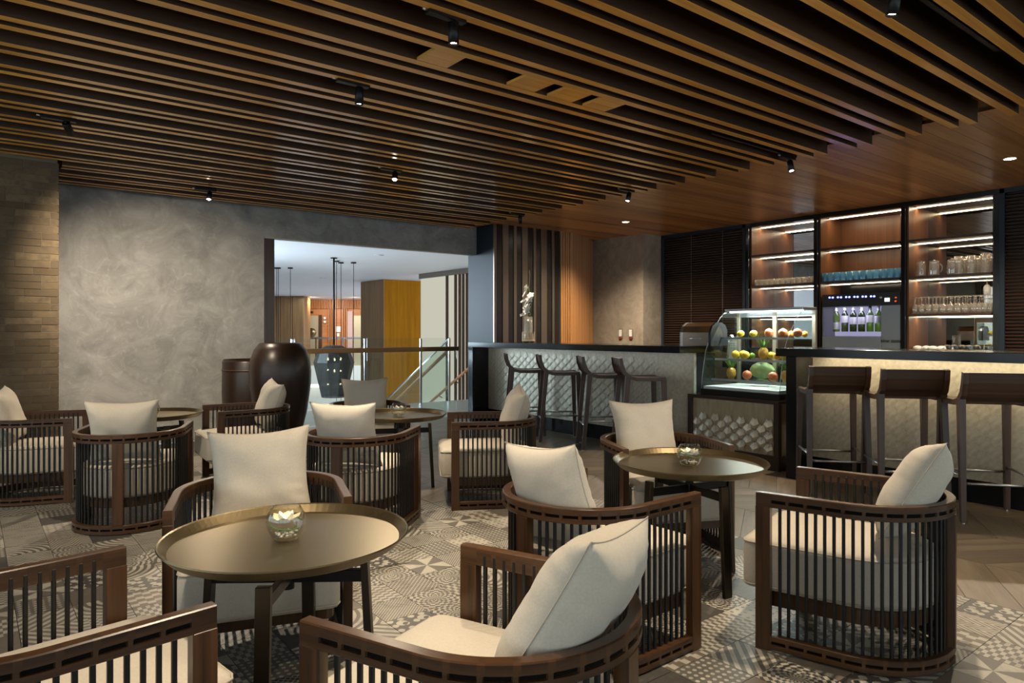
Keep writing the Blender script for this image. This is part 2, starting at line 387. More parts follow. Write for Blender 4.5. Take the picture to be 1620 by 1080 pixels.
    def ell(s, c, rx, ry, rz, n=12, m=8, M=None, mi=0):
        prof = [(math.sin(math.pi * k / m), -math.cos(math.pi * k / m)) for k in range(m + 1)]; prof[0] = (0, -1); prof[-1] = (0, 1)
        T = Matrix.Translation(c) @ Matrix.Diagonal((rx, ry, rz, 1)); return s.lathe(prof, n, (M @ T) if M else T, True, mi)
    def mesh(s, name, mats):
        me = bpy.data.meshes.new(name); me.from_pydata([tuple(p) for p in s.v], [], s.f)
        ul = me.uv_layers.new(name='UVMap'); k = 0
        for i, f in enumerate(s.f):
            uv = s.uv[i]
            for q in range(len(f)):
                if uv: ul.data[k].uv = uv[q]
                k += 1
        me.polygons.foreach_set('use_smooth', s.sm); me.polygons.foreach_set('material_index', s.mi)
        for m in (mats if isinstance(mats, (list, tuple)) else [mats]): me.materials.append(MATS[m] if isinstance(m, str) else m)
        me.update(); return me
    def build(s, name, mats, parent=None, loc=None, rz=None):
        return put(name, s.mesh(name, mats), parent, loc, rz)
def put(name, me, parent=None, loc=None, rz=None):
    o = bpy.data.objects.new(name, me); col.objects.link(o)
    if parent: o.parent = parent
    if loc is not None: o.location = loc
    if rz is not None: o.rotation_euler = (0, 0, rz)
    return o
def empty(name, loc=(0, 0, 0), rz=0.0, label=None, cat=None, group=None):
    o = bpy.data.objects.new(name, None); col.objects.link(o); o.location = loc; o.rotation_euler = (0, 0, rz); o.empty_display_size = 0.1
    return tag(o, label, cat, group) if label else o
def tag(o, label=None, cat=None, group=None, kind=None):
    if label: o['label'] = label
    if cat: o['category'] = cat
    if group: o['group'] = group
    if kind: o['kind'] = kind
    return o
def structure(o, label=None): return tag(o, label, None, None, 'structure')
def copy_tree(o, parent=None):
    c = o.copy(); col.objects.link(c); c.parent = parent
    for ch in list(o.children): copy_tree(ch, c)
    return c
def B(name, mat, x0, x1, y0, y1, z0, z1, parent=None, ch=0.0):
    return MB().box(x0, x1, y0, y1, z0, z1, None, ch).build(name, mat, parent)
def clip(poly, lo, ax):      # keep coordinate[ax] >= lo (or <= -lo when lo is given as ('max', v))
    mx = isinstance(lo, tuple); L = lo[1] if mx else lo; out = []
    ins = (lambda p: p[ax] <= L) if mx else (lambda p: p[ax] >= L)
    for i in range(len(poly)):
        p, q = poly[i], poly[(i + 1) % len(poly)]
        if ins(p): out.append(p)
        if ins(p) != ins(q):
            t = (L - p[ax]) / (q[ax] - p[ax]); out.append((p[0] + t * (q[0] - p[0]), p[1] + t * (q[1] - p[1])))
    return out

# ------------------------------------------------------------------ floor
floor = structure(B('floor', 'grout', -3.0, 9.6, -2.6, 8.30, -0.12, -0.021), 'lounge floor of printed tiles and chevron oak')
TS = 0.2
cells = []
for i in range(33):
    for j in range(-17, 31):
        a0 = 3.56 - TS * (i + 1); b0 = 0.99 + TS * j
        if j >= 16 and a0 > 2.56 - 0.19: continue
        if b0 + TS > 7.06 and a0 < 0.61: continue
        p = proj(a0 + .1, b0 + .1, 0); vis = p and -90 < p[0] < 1710 and p[1] < 1160
        cells.append((p[2] if vis else 99, a0, b0, random.randrange(14), random.randrange(4)))
cells.sort(key=lambda c: c[0])
G = 0.0012
tile_me = []
for k in range(14):
    m = MB(); h = TS / 2 - G
    m.box(-h, h, -h, h, -0.02, 0, None)
    for i, f in enumerate(m.f): m.uv[i] = [((m.v[q][0] + h) / (2 * h), (m.v[q][1] + h) / (2 * h)) for q in f]
    tile_me.append(m.mesh('tile', TILE[k]))
for c in cells[:300]:
    put('tile', tile_me[c[3]], floor, (c[1] + .1, c[2] + .1, 0), c[4] * math.pi / 2)
m = MB()
for c in cells[300:]:
    h = TS / 2 - G; b = len(m.v); m.box(c[1] + G, c[1] + TS - G, c[2] + G, c[2] + TS - G, -0.02, 0, None, 0, c[3])
    cx, cy_ = c[1] + .1, c[2] + .1; ca, sa = [(1, 0), (0, 1), (-1, 0), (0, -1)][c[4]]
    for i in range(len(m.f) - 6, len(m.f)):
        m.uv[i] = [(((m.v[q][0] - cx) * ca + (m.v[q][1] - cy_) * sa + h) / (2 * h), (-(m.v[q][0] - cx) * sa + (m.v[q][1] - cy_) * ca + h) / (2 * h)) for q in m.f[i]]
tag(m.build('far_tiles', TILE, floor), kind='stuff')
# chevron planks
CW, PH, TN = 0.58, 0.234, 0.60
planks = []
for k in range(-2, 9):
    a0 = 3.56 + CW * k; s = 1 if k % 2 == 0 else -1
    for j in range(-16, 40):
        b0 = -0.9 + PH * j + 0.01
        ys = (b0, b0 + s * CW * TN) if s > 0 else (b0 + CW * TN, b0)
        poly = [(a0 + G, ys[0] + G), (a0 + CW - G, ys[1] + G), (a0 + CW - G, ys[1] + PH - G), (a0 + G, ys[0] + PH - G)]
        if k < 0: poly = clip(clip(poly, 2.565, 0), 4.195, 1) if clip(poly, 2.565, 0) else []
        if poly: poly = clip(poly, ('max', 8.28), 1)
        if poly: poly = clip(poly, -2.55, 1)
        if len(poly) < 3: continue
        ca = sum(q[0] for q in poly) / len(poly); cb = sum(q[1] for q in poly) / len(poly); p = proj(ca, cb, 0)
        vis = p and -60 < p[0] < 1700 and p[1] < 1150 and ca < 5.9
        planks.append((p[2] if vis else 99, poly, math.atan2(s * TN, 1)))
planks.sort(key=lambda c: c[0])
def plank_uv(m, ang):
    ca, sa = math.cos(ang), math.sin(ang)
    for i, f in enumerate(m.f):
        if m.uv[i] is not None and len(m.uv[i]) == len(f): m.uv[i] = [(m.v[q][0] * ca + m.v[q][1] * sa, -m.v[q][0] * sa + m.v[q][1] * ca) for q in f]
rest = MB(); restn = 0
cache = {}
for dist, poly, ang in planks:
    if dist < 90 and restn < 300:
        restn += 1; o = poly[0]; key = tuple((round(x - o[0], 3), round(y - o[1], 3)) for x, y in poly)
        if key not in cache:
            m = MB().prism([(x - o[0], y - o[1]) for x, y in poly], -0.02, 0.0); plank_uv(m, ang); cache[key] = m.mesh('plank', 'oak_floor')
        put('plank', cache[key], floor, (o[0], o[1], 0))
    else:
        rest.prism(poly, -0.02, 0.0)
plank_uv(rest, 0.54); tag(rest.build('far_planks', 'oak_floor', floor), kind='stuff')
structure(B('floor_lobby', 'stone_floor', 2.0, 9.6, 8.30, 10.25, -0.3, 0.0), 'greenish stone floor of the lobby landing')

# ------------------------------------------------------------------ walls
wb = structure(B('wall_brick', 'mortar', -3.1, 0.60, 7.070, 8.40, 0, 2.90), 'narrow brown brick wall at the left')
bl, bh = 0.248, 0.060
me_b = {}
def brick_me(L):
    k = round(L, 3)
    if k not in me_b: me_b[k] = MB().box(0, L - 0.004, 0, 0.024, 0, bh - 0.004, None, 0.0015).mesh('brick', 'brick')
    return me_b[k]
for c in range(44):
    off = (0.062, 0.186, 0.124, 0.0)[(c * 7 + c // 3) % 4]; a1 = 0.612; first = True
    while a1 > -0.62:
        L = off if first and off > 0.01 else bl; first = False
        put('brick', brick_me(L), wb, (a1 - L + .002, 7.062 + random.uniform(0, 0.006), c * bh + .002)); a1 -= L
wg = structure(MB().box(0.60, 2.745, 8.25, 8.40, 0, 2.80).box(2.745, 5.80, 8.25, 8.40, 2.315, 2.80).build('wall_left', 'plaster'), 'grey trowelled plaster wall with the lobby opening')
structure(B('trim_1', 'louvre_wood', 2.745, 2.875, 8.27, 8.35, 0, 2.315, None, 0.004), 'dark wooden jamb at the left of the opening')
structure(B('trim_2', 'alu_bronze', 2.745, 5.75, 8.235, 8.25, 2.305, 2.318), 'thin metal edge under the plaster lintel')
# bluish black column with a striped flank
wc = structure(B('wall_column', 'column_metal', 5.81, 7.06, 7.85, 8.48, 0, 2.74), 'dark steel-blue column beside the lobby opening')
for x0, x1 in ((222, 235), (272, 303), (335, 350), (382, 413), (447, 460), (490, 522), (553, 565)):
    p0, p1 = a_at(720 + x0 / 3.6, 7.83), a_at(720 + x1 / 3.6, 7.83)
    B('strip', 'bronze_strip', p0, p1, 7.822, 7.852, 0.0, 2.735, wc, 0.002)
for x0, x1 in ((236, 271), (304, 334), (351, 381), (414, 446), (461, 489), (523, 552), (566, 594)):
    p0, p1 = a_at(720 + x0 / 3.6, 7.83), a_at(720 + x1 / 3.6, 7.83)
    B('panel', 'black_gloss', p0 + .002, p1 - .002, 7.838, 7.852, 0.0, 2.735, wc)
# fluted wood wall
fw = structure(MB().prism([(7.06, 7.86), (7.30, 7.86), (8.22, 8.34), (8.22, 8.48), (7.06, 8.48)], 0, 2.735).build('wall_fluted', 'flute_wood'), 'orange brown fluted wood wall between striped column and pillar')
fl = MB(); pts = [(math.cos(R(q)) * 0.022, math.sin(R(q)) * 0.022) for q in range(0, 360, 45)]
fl_me = MB().prism(pts, 0, 2.735).mesh('flute', 'flute_wood')
path = [(7.085 + .046 * i, 7.845) for i in range(5)] + [(7.30 + (8.20 - 7.30) * q / 21, 7.85 + (8.325 - 7.85) * q / 21) for q in range(22)]
for x, y in path: put('flute', fl_me, fw, (x, y, 0))
structure(B('wall_pillar', 'plaster_pillar', 8.22, 9.0, 7.22, 8.48, 0, 2.74), 'brown grey plaster pillar behind the bar')
structure(B('wall_back', 'dark_wall', 9.26, 9.40, -2.6, 8.48, 0, 2.9), 'dark wall behind the back bar shelves')

def window_wall(name, label, vert, c, lo, hi, n):  # unseen walls; their windows are added to let fill daylight in
    """wall with n tall glazed openings; vert: runs along y at x = c, else along x at y = c"""
    m = MB(); w = (hi - lo) / n; t0, t1 = c, c + .15
    def bx(u0, u1, z0, z1):
        m.box(t0, t1, u0, u1, z0, z1) if vert else m.box(u0, u1, t0, t1, z0, z1)
    bx(lo, hi, 0, .35); bx(lo, hi, 2.45, 2.95)
    for k in range(n + 1): bx(max(lo, lo + w * k - .12), min(hi, lo + w * k + .12), .35, 2.45)
    structure(m.build(name, 'plaster_pillar'), label)
    for k in range(n):
        u0, u1 = lo + w * k + .12, lo + w * (k + 1) - .12; f = MB()
        def fb(m_, a_, b_, z0, z1, d0, d1): m_.box(c + d0, c + d1, a_, b_, z0, z1) if vert else m_.box(a_, b_, c + d0, c + d1, z0, z1)
        for a_, b_, z0, z1 in ((u0, u0 + .05, .35, 2.45), (u1 - .05, u1, .35, 2.45), (u0, u1, .35, .40), (u0, u1, 2.40, 2.45)): fb(f, a_, b_, z0, z1, .04, .10)
        wo = structure(f.build('window_%d' % (k + (1 if vert else 6)), 'black_metal'), 'unseen tall window added for daylight behind the viewer'); g_ = MB(); fb(g_, u0 + .05, u1 - .05, .40, 2.40, .065, .075); g_.build('pane', 'pane', wo)
window_wall('wall_rear', 'unseen window wall behind the viewer, added for fill daylight', False, -2.75, -3.1, 9.4, 5)
window_wall('wall_side', 'unseen window wall at the left behind the viewer', True, -3.1, -2.6, 7.08, 4)
# ------------------------------------------------------------------ ceiling
ce = structure(B('ceiling', 'ceiling_void', -3.0, 5.55, -2.6, 8.25, 2.84, 2.95), 'dark ceiling above the hanging wooden slats')
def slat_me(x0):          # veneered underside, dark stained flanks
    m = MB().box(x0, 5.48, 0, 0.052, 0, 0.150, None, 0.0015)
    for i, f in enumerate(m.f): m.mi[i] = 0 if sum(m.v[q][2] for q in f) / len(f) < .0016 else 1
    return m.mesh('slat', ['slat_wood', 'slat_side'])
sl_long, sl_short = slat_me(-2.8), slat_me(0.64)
for k in range(-11, 19):
    for o in (1.558, 1.797):
        b = o + 0.3549 * k
        if b > 8.17 or b < -2.4: continue
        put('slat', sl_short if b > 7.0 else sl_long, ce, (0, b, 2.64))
br_b = 1.558 + 0.3549 * 4 + 0.052
for x0, x1 in ((1.875, 2.063), (2.475, 2.685), (2.787, 2.989), (3.084, 3.284)):
    B('bridge_board', 'slat_wood', x0, x1, br_b, br_b + 0.187, 2.643, 2.658, ce)
cb = structure(B('ceiling_bar', 'board_joint', 5.52, 9.30, -2.6, 8.48, 2.7245, 2.95), 'flat boarded ceiling above the bar')
bd = MB().box(0, 3.72, 0, 0.1345, 0, 0.03, None, 0.001).mesh('board', 'board_wood')
for k in range(80):
    b = -2.5 + 0.139 * k
    if b < 8.4: put('board', bd, cb, (5.52, b, 2.722))
# ------------------------------------------------------------------ lounge chairs
HW, XF, XC = 0.3015, 0.304, -0.0025
def chair_path(hw, xf, n=20):
    P = [(xf, hw)] ; P += [(xf - (xf - XC) * q / 6, hw) for q in range(1, 6)]
    P += [(XC - math.sin(math.pi * q / n) * hw, math.cos(math.pi * q / n) * hw) for q in range(n + 1)]
    P += [(XC + (xf - XC) * q / 6, -hw) for q in range(1, 7)]
    return P
def path_at(hw, xf):
    L1 = xf - XC; L2 = math.pi * hw; tot = 2 * L1 + L2
    def at(s):
        if s <= L1: return (xf - s, hw), (0, 1)
        if s <= L1 + L2:
            q = (s - L1) / hw; return (XC - math.sin(q) * hw, math.cos(q) * hw), (-math.sin(q), math.cos(q))
        return (XC + (s - L1 - L2), -hw), (0, -1)
    return at, tot
def slotted_rail(z0, z1, slot_lo, slot_hi):
    """sweep with a row of recessed slots in the outer face"""
    at, tot = path_at(HW, XF); n = 23; pitch = (tot - 0.10) / n; st = []
    S = [0.0]
    for k in range(n):
        c = 0.05 + pitch * (k + 0.5)
        S += [(c - 0.027, 0), (c - 0.022, 1), (c - 0.011, 1), (c, 1), (c + 0.011, 1), (c + 0.022, 1), (c + 0.027, 0)]
    S = [(0.0, 0)] + [q for q in S if isinstance(q, tuple)] + [(tot, 0)]
    T = 0.016; path = []; secs = []; nor = []
    for s, dp in S:
        p, nn = at(s); path.append((p[0], p[1], 0)); nor.append((nn[0], nn[1], 0)); r = T - 0.012 if dp else T
        secs.append([(-T, z0 + .002), (T - .002, z0), (T, z0 + .002), (T, slot_lo), (r, slot_lo + .0015), (r, slot_hi - .0015), (T, slot_hi), (T, z1 - .003), (T - .003, z1), (-T + .003, z1), (-T, z1 - .003)])
    return MB().sweep(path, secs, True, True, False, 0, nor)
def make_chair():
    t = empty('lounge_chair')
    slotted_rail(0.540, 0.592, 0.556, 0.569).build('top_rail', 'walnut', t)
    slotted_rail(0.006, 0.058, 0.026, 0.039).build('bottom_rail', 'walnut', t)
    for z in (0.5625, 0.0325):      # dark lacing that shows in the slots
        at_, tt = path_at(HW, XF); N_ = 60; q_ = [at_(.02 + (tt - .04) * k / N_) for k in range(N_ + 1)]
        MB().sweep([(a[0], a[1], z) for a, b in q_], [[(.004, -.0045), (.0105, -.0045), (.0105, .0045), (.004, .0045)]] * (N_ + 1), True, True, False, 0, [(b[0], b[1], 0) for a, b in q_]).build('lacing', 'lacing_black', t)
    for s in (1, -1):
        MB().box(XF - 0.052, XF + 0.002, s * HW - 0.0166, s * HW + 0.0166, 0.0, 0.5415, None, 0.002).build('post', 'walnut', t)
    MB().box(XC - HW - 0.017, XC - HW + 0.017, -0.03, 0.03, 0.056, 0.5405, None, 0.002).build('post', 'walnut', t)
    at, tot = path_at(HW - 0.004, XF); n = 46; pitch = (tot - 0.10) / n
    bar = MB().box(-0.0055, 0.0055, -0.0055, 0.0055, 0.045, 0.572, None, 0.002).mesh('slat', 'slat_black')
    for k in range(n + 1):
        p, nn = at(0.05 + pitch * k)
        if abs(p[1]) < 0.036 and p[0] < -0.1: continue
        if k in (0, n): continue
        # bars sit in notches on the inner face of the rails
        put('slat', bar, t, (p[0] - nn[0] * 0.0075, p[1] - nn[1] * 0.0075, 0), math.atan2(nn[1], nn[0]))
    # seat cushion on a frame
    hw, xf = 0.268, 0.375
    def outline(h, x, r=0.03):
        P = [(x, -h + r), (x, h - r), (x - r * .3, h - r * .3), (x - r, h)]
        P += [(XC - math.sin(math.pi * q / 18) * h, math.cos(math.pi * q / 18) * h) for q in range(19)]
        P += [(x - r, -h), (x - r * .3, -h + r * .3)]
        return P
    m = MB(); lv = [(0.93, 0.206), (0.985, 0.212), (1.0, 0.235), (1.0, 0.365), (0.985, 0.388), (0.93, 0.399), (0.6, 0.407), (0.25, 0.41)]
    O = outline(hw, xf); n = len(O); cx = 0.05
    for f, z in lv:
        for x, y in O: m.v.append(Vector((cx + (x - cx) * f, y * f, z)))
    for k in range(len(lv) - 1):
        for i in range(n):
            j = (i + 1) % n; m.face([k * n + i, k * n + j, (k + 1) * n + j, (k + 1) * n + i], None, True)
    m.face([i for i in reversed(range(n))]); m.face([(len(lv) - 1) * n + i for i in range(n)], None, True)
    seat = m.build('seat_cushion', 'fabric', t)
    for z in (0.222, 0.384):
        MB().tube([(cx + (x - cx) * .996, y * .996, z) for x, y in O], 0.0035, 5, closed=True).build('piping', 'piping', seat)
    MB().prism([(x * 0.97 if x < 0 else x - .06, y * 0.97) for x, y in outline(0.262, 0.36)], 0.150, 0.2055).build('seat_frame', 'walnut', t)
    return t
def make_cushion(S=0.41, T=0.082, seed=0):
    N = 30; m = MB(); side = {}
    for sgn in (1, -1):
        for i in range(N + 1):
            for j in range(N + 1):
                u, v = 2 * i / N - 1, 2 * j / N - 1
                if sgn < 0 and (i in (0, N) or j in (0, N)): side[sgn, i, j] = side[1, i, j]; continue
                x = S / 2 * u * (1 - 0.12 * (1 - v * v)); y = S / 2 * v * (1 - 0.12 * (1 - u * u))
                t = T * (max(0, 1 - u ** 4) * max(0, 1 - v ** 4)) ** 0.62
                w = noise.noise(Vector((u * 2.2 + seed, v * 2.2, sgn * 3 + seed))) * 0.008 + noise.noise(Vector((u * 7 + seed, v * 7, sgn * 5))) * 0.0045 * (abs(u) ** 3 + abs(v) ** 3)
                w += 0.011 * noise.noise(Vector((v * 8 + seed, u * 1.2, sgn * 2))) * abs(u) ** 4 + 0.011 * noise.noise(Vector((u * 8 + seed * 2, v * 1.2, sgn * 7))) * abs(v) ** 4
                side[sgn, i, j] = len(m.v); m.v.append(Vector((sgn * (t + w * (t / T) ** .7), x, y)))
    for sgn in (1, -1):
        for i in range(N):
            for j in range(N):
                q = [side[sgn, i, j], side[sgn, i + 1, j], side[sgn, i + 1, j + 1], side[sgn, i, j + 1]]
                m.face(q if sgn > 0 else q[::-1], None, True)
    me = m.mesh('cushion', 'fabric')
    ring = [m.v[side[1, i, 0]] for i in range(N)] + [m.v[side[1, N, j]] for j in range(N)] + [m.v[side[1, N - i, N]] for i in range(N)] + [m.v[side[1, 0, N - j]] for j in range(N)]
    return me, MB().tube(ring, 0.0016, 4, closed=True).mesh('seam', 'piping')

# (x, y of the middle of the front, facing angle in degrees, cushion lean offset, cushion twist, label, cushion label)
CH = [
 (0.845, 1.552, 112.0, 'lounge chair in the centre foreground seen over its curved back', 'cushion leaning in the centre foreground chair, nearest of all', 8),
 (0.820, 2.492, 252.0, 'lounge chair behind the nearest brass tray table, facing the viewer', 'upright cushion behind the nearest brass tray table', 2),
 (0.393, 1.942, 8.0, 'lounge chair cut off at the bottom left corner, without a cushion in view', None, 0),
 (2.665, 1.600, 106.0, 'lounge chair at the far right, seen from its barred side', 'plump cushion tilted in the far right lounge chair', 10),
 (2.965, 2.350, 244.0, 'lounge chair facing the viewer behind the right brass tray table', 'cream cushion directly in front of the bar tile panel', 0),
 (2.187, 1.955, 1.0, 'lounge chair left of the right brass table, its curved back towards the viewer', 'cushion in the chair left of the right brass table', -6),
 (2.110, 4.175, 43.0, 'lounge chair in the middle with its barred back turned, before the dark jar', 'cushion in the middle chair just right of the tall dark jar', 0),
 (2.715, 4.200, 150.0, 'lounge chair left of the four bar stools, side towards the viewer', 'cushion tilted in the chair left of the four bar stools', -8),
 (2.600, 5.190, 250.0, 'lounge chair half hidden behind the middle tray table', 'cushion behind the middle tray table, against the glass balustrade', 0),
 (0.668, 6.060, -17.0, 'lounge chair against the brick wall at the far left', 'cushion of the chair against the brick wall', 4),
 (0.925, 5.235, 68.0, 'lounge chair seen from behind between the brick wall and the dark jar', 'low wide cushion seen from behind before the far left tray table', 0),
 (1.518, 5.860, 176.0, 'lounge chair beside the tall dark jar, facing left', 'cushion of the chair beside the tall dark jar', -5),
]
proto = make_chair(); cme, sme = [], []
for s in range(4):
    a, b = make_cushion(seed=s * 9.3); cme.append(a); sme.append(b)
for i, (fx, fy, ang, lab, clab, tw) in enumerate(CH):
    o = proto if i == 0 else copy_tree(proto)
    ca, sa = math.cos(R(ang)), math.sin(R(ang)); X, Y = fx - ca * XF, fy - sa * XF
    o.location = (X, Y, 0); o.rotation_euler = (0, 0, R(ang)); tag(o, lab, 'chair', 'barred walnut lounge chairs with cream seats')
    if clab:
        lean, lx = R(-30 if i in (0, 3) else -17), (-0.185 if i in (0, 3) else -0.165)
        c = put('cushion', cme[i % 4]); c['label'] = clab; c['category'] = 'cushion'; c['group'] = 'cream cushions on the lounge chairs'
        put('seam', sme[i % 4], c)
        c.location = (X + ca * lx, Y + sa * lx, 0.405 + (0.205 if i in (0, 3) else 0.19))
        c.rotation_euler = (Matrix.Rotation(R(ang), 3, 'Z') @ Matrix.Rotation(lean, 3, 'Y') @ Matrix.Rotation(R(tw), 3, 'X')).to_euler()

# ------------------------------------------------------------------ tray tables with fish bowls
def make_table():
    t = empty('tray_table')
    MB().lathe([(0, .545), (.336, .545), (.343, .549), (.369, .576), (.367, .580), (.362, .577), (.340, .554), (0, .553)], 96, smooth=False).build('tray', 'brass', t)
    MB().lathe([(0, .405), (.019, .405), (.019, .545), (0, .545)], 16, smooth=False).build('hub', 'black_metal', t)
    for k in range(2):
        M = Matrix.Rotation(k * math.pi / 2, 4, 'Z'); MB().box(-.246, .246, -.011, .011, .425 if k else .4255, .463 if k else .4625, M, .002).build('cross_bar', 'black_metal', t)
    for k in range(4):
        M = Matrix.Rotation(k * math.pi / 2, 4, 'Z') @ Matrix.Translation((.262, 0, 0)) @ Matrix.Rotation(R(-3), 4, 'Y')
        MB().box(-.0115, .0115, -.021, .021, 0.001, .497, M @ Matrix.Translation((0, 0, 0)), .002).build('leg', 'leg_bronze', t)
    return t
def petal(L, W, cup):
    m = MB(); n = 6
    for i in range(n + 1):
        s = i / n; w = W * math.sin(math.pi * min(1, s * .92 + .06)) ** .8
        for j in (-1, -.5, 0, .5, 1):
            m.v.append(Vector((L * s, w * j, cup * s * s + 0.25 * w * abs(j) ** 2)))
    for i in range(n):
        for j in range(4): m.face([i * 5 + j, i * 5 + j + 1, i * 5 + 6 + j, i * 5 + 5 + j], None, True)
    return m
def make_bowl():
    t = empty('fish_bowl')
    o = [(0, .0), (.036, .0), (.046, .012), (.058, .036), (.061, .056), (.057, .078), (.044, .100), (.0425, .1005), (.041, .100)]
    i = [(.0540, .078), (.058, .056), (.055, .036), (.043, .014), (.034, .005), (0, .005)]
    MB().lathe(o + i, 32).build('glass', 'bowl_glass', t)
    pm = petal(.047, .021, .026).mesh('petal', 'petal_cream'); pw = petal(.028, .015, .030).mesh('petal', 'petal_white')
    for k in range(6):
        q = put('petal', pm, t, (0, 0, .048), k * math.pi / 3)
    for k in range(4): put('petal', pw, t, (0, 0, .052), k * math.pi / 2 + .4)
    P = [(.050 * math.cos(a), .050 * math.sin(a), .05 + .012 * math.sin(a)) for a in [q * .21 for q in range(26)]]
    MB().tube(P, .0022, 5).build('leaf', 'leaf_green', t)
    m = MB(); rr = random.Random(3)
    for k in range(40):
        a, r = rr.uniform(0, 6.28), .034 * math.sqrt(rr.random()); m.ell((r * math.cos(a), r * math.sin(a), rr.uniform(.012, .022)), .006, .005, .004, 6, 4)
    tag(m.build('pebbles', 'pebble', t), kind='stuff')
    return t
tab, bowl = make_table(), make_bowl()
TB = [(0.783, 2.13, 54, 'brass tray table nearest the viewer, in the left foreground', 'fish bowl with a cream lily on the nearest table', 0.0, 0.02),
      (2.76, 2.13, 77, 'brass tray table on the right, in front of the display case', 'fish bowl with flower on the right brass table', 0.0, 0.0),
      (2.60, 4.735, 65, 'brass tray table in the middle, in front of the balustrade', 'fish bowl on the middle tray table', 0.0, 0.0),
      (1.11, 5.93, 15, 'brass tray table at the far left along the plaster wall', 'fish bowl on the far left tray table', 0.0, 0.0)]
for i, (x, y, a, lab, bl_, dx, dy) in enumerate(TB):
    o = tab if i == 0 else copy_tree(tab); o.location = (x, y, 0); o.rotation_euler = (0, 0, R(a)); tag(o, lab, 'table', 'round brass tray tables')
    o = bowl if i == 0 else copy_tree(bowl); o.location = (x + dx, y + dy, .5545); o.rotation_euler = (0, 0, R(40 * i)); tag(o, bl_, 'bowl', 'fish bowls with flowers')

# ------------------------------------------------------------------ bar stools
def make_stool():
    t = empty('bar_stool'); W = .195
    # side frame: seat rail curving up into the back support, one per side
    prof = [(.20, .765), (.05, .760), (-.08, .762), (-.14, .778), (-.185, .820), (-.21, .885), (-.222, .950)]
    thick = [.036, .034, .034, .036, .040, .036, .030]
    for s in (1, -1):
        m = MB(); b = 0
        for k, (x, z) in enumerate(prof):
            x0, z0 = prof[max(k - 1, 0)]; x1, z1 = prof[min(k + 1, len(prof) - 1)]; tx, tz = x1 - x0, z1 - z0; L = math.hypot(tx, tz); nx, nz = -tz / L, tx / L
            if nz > 0 or (abs(nz) < 1e-6 and nx > 0): nx, nz = -nx, -nz
            h = thick[k]
            for yy in (-.016, .016): m.v += [Vector((x, s * W + yy, z)), Vector((x + nx * h, s * W + yy, z + nz * h))]
        for k in range(len(prof) - 1):
            q, r = k * 4, k * 4 + 4
            for a_, b_ in ((0, 1), (1, 3), (3, 2), (2, 0)): m.face([q + a_, q + b_, r + b_, r + a_], [(k * .1, 0), (k * .1, .03), (k * .1 + .1, .03), (k * .1 + .1, 0)])
        e = (len(prof) - 1) * 4; m.face([0, 2, 3, 1]); m.face([e, e + 1, e + 3, e + 2])
        m.build('side_rail', 'stool_wood', t)
    for x0, x1, nm in ((.182, .205, 'leg'), (-.165, -.235, 'leg')):
        for s in (1, -1):
            m = MB(); w0, w1 = .024, .017
            for (x, z, w) in ((x0, .745 if x0 > 0 else .775, w0), (x1, 0.006, w1)):
                y = s * (W if z > .1 else W + .012)
                for ax, ay in ((-1, -1), (1, -1), (1, 1), (-1, 1)): m.v.append(Vector((x + ax * w, y + ay * w * .85, z)))
            for a_ in range(4):
                b_ = (a_ + 1) % 4; m.face([a_, b_, 4 + b_, 4 + a_][::-1], [(0, 0), (0, .03), (.75, .03), (.75, 0)])
            m.face([0, 1, 2, 3]); m.face([7, 6, 5, 4])
            l = m.build('leg', 'stool_wood', t)
            MB().lathe([(0, 0), (.012, 0), (.012, .0065), (0, .0065)], 10, Matrix.Translation((x1, s * (W + .012), 0)), False).build('glide', 'chrome', l)
    # seat and backrest panels between the side rails
    def panel(pts, name, th):
        m = MB()
        for x, z, dx, dz in pts:
            for yy in (-W + .017, W - .017): m.v += [Vector((x, yy, z)), Vector((x + dx * th, yy, z + dz * th))]
        for k in range(len(pts) - 1):
            q, r = k * 4, k * 4 + 4
            for a_, b_ in ((0, 1), (1, 3), (3, 2), (2, 0)): m.face([q + a_, q + b_, r + b_, r + a_], [(0, k * .05), (.03, k * .05), (.36, k * .05 + .05), (.4, k * .05 + .05)])
        e = (len(pts) - 1) * 4; m.face([0, 2, 3, 1]); m.face([e, e + 1, e + 3, e + 2]); m.build(name, 'stool_wood', t)
    panel([(.196, .760, 0, -1), (.05, .755, 0, -1), (-.08, .757, 0, -1)], 'seat', .022)
    panel([(-.085, .759, .1, -1), (-.14, .776, -.5, -.85), (-.185, .820, -.8, -.5), (-.21, .885, -.95, -.2), (-.220, .947, -1, -.1)], 'backrest', .022)
    for p, q in (((.199, -.2, .26), (.199, .2, .26)), ((-.212, -.2, .245), (-.212, .2, .245)), ((.199, .203, .29), (-.209, .203, .29)), ((.199, -.203, .29), (-.209, -.203, .29))):
        MB().tube([p, q], .0085, 8).build('foot_bar', 'steel', t)
    return t
stool = make_stool()
ST = [(5.185, 6.37, -35, 'bar stool at the left end of the bar, nearest the column'), (5.20, 5.79, -35, 'second bar stool from the dark column'), (5.23, 5.15, -35, 'third bar stool from the dark column'),
      (5.24, 4.64, -35, 'bar stool nearest the display case on its left side'), (5.22, 2.69, 40, 'bar stool just right of the fruit display case'), (5.22, 2.175, 40, 'middle bar stool of the three at the right bar'),
      (5.23, 1.675, 38, 'bar stool cut by the right edge of the picture')]
for i, (x, y, a, lab) in enumerate(ST):
    o = stool if i == 0 else copy_tree(stool); o.location = (x, y, 0); o.rotation_euler = (0, 0, R(a)); tag(o, lab, 'bar stool', 'dark walnut bar stools')
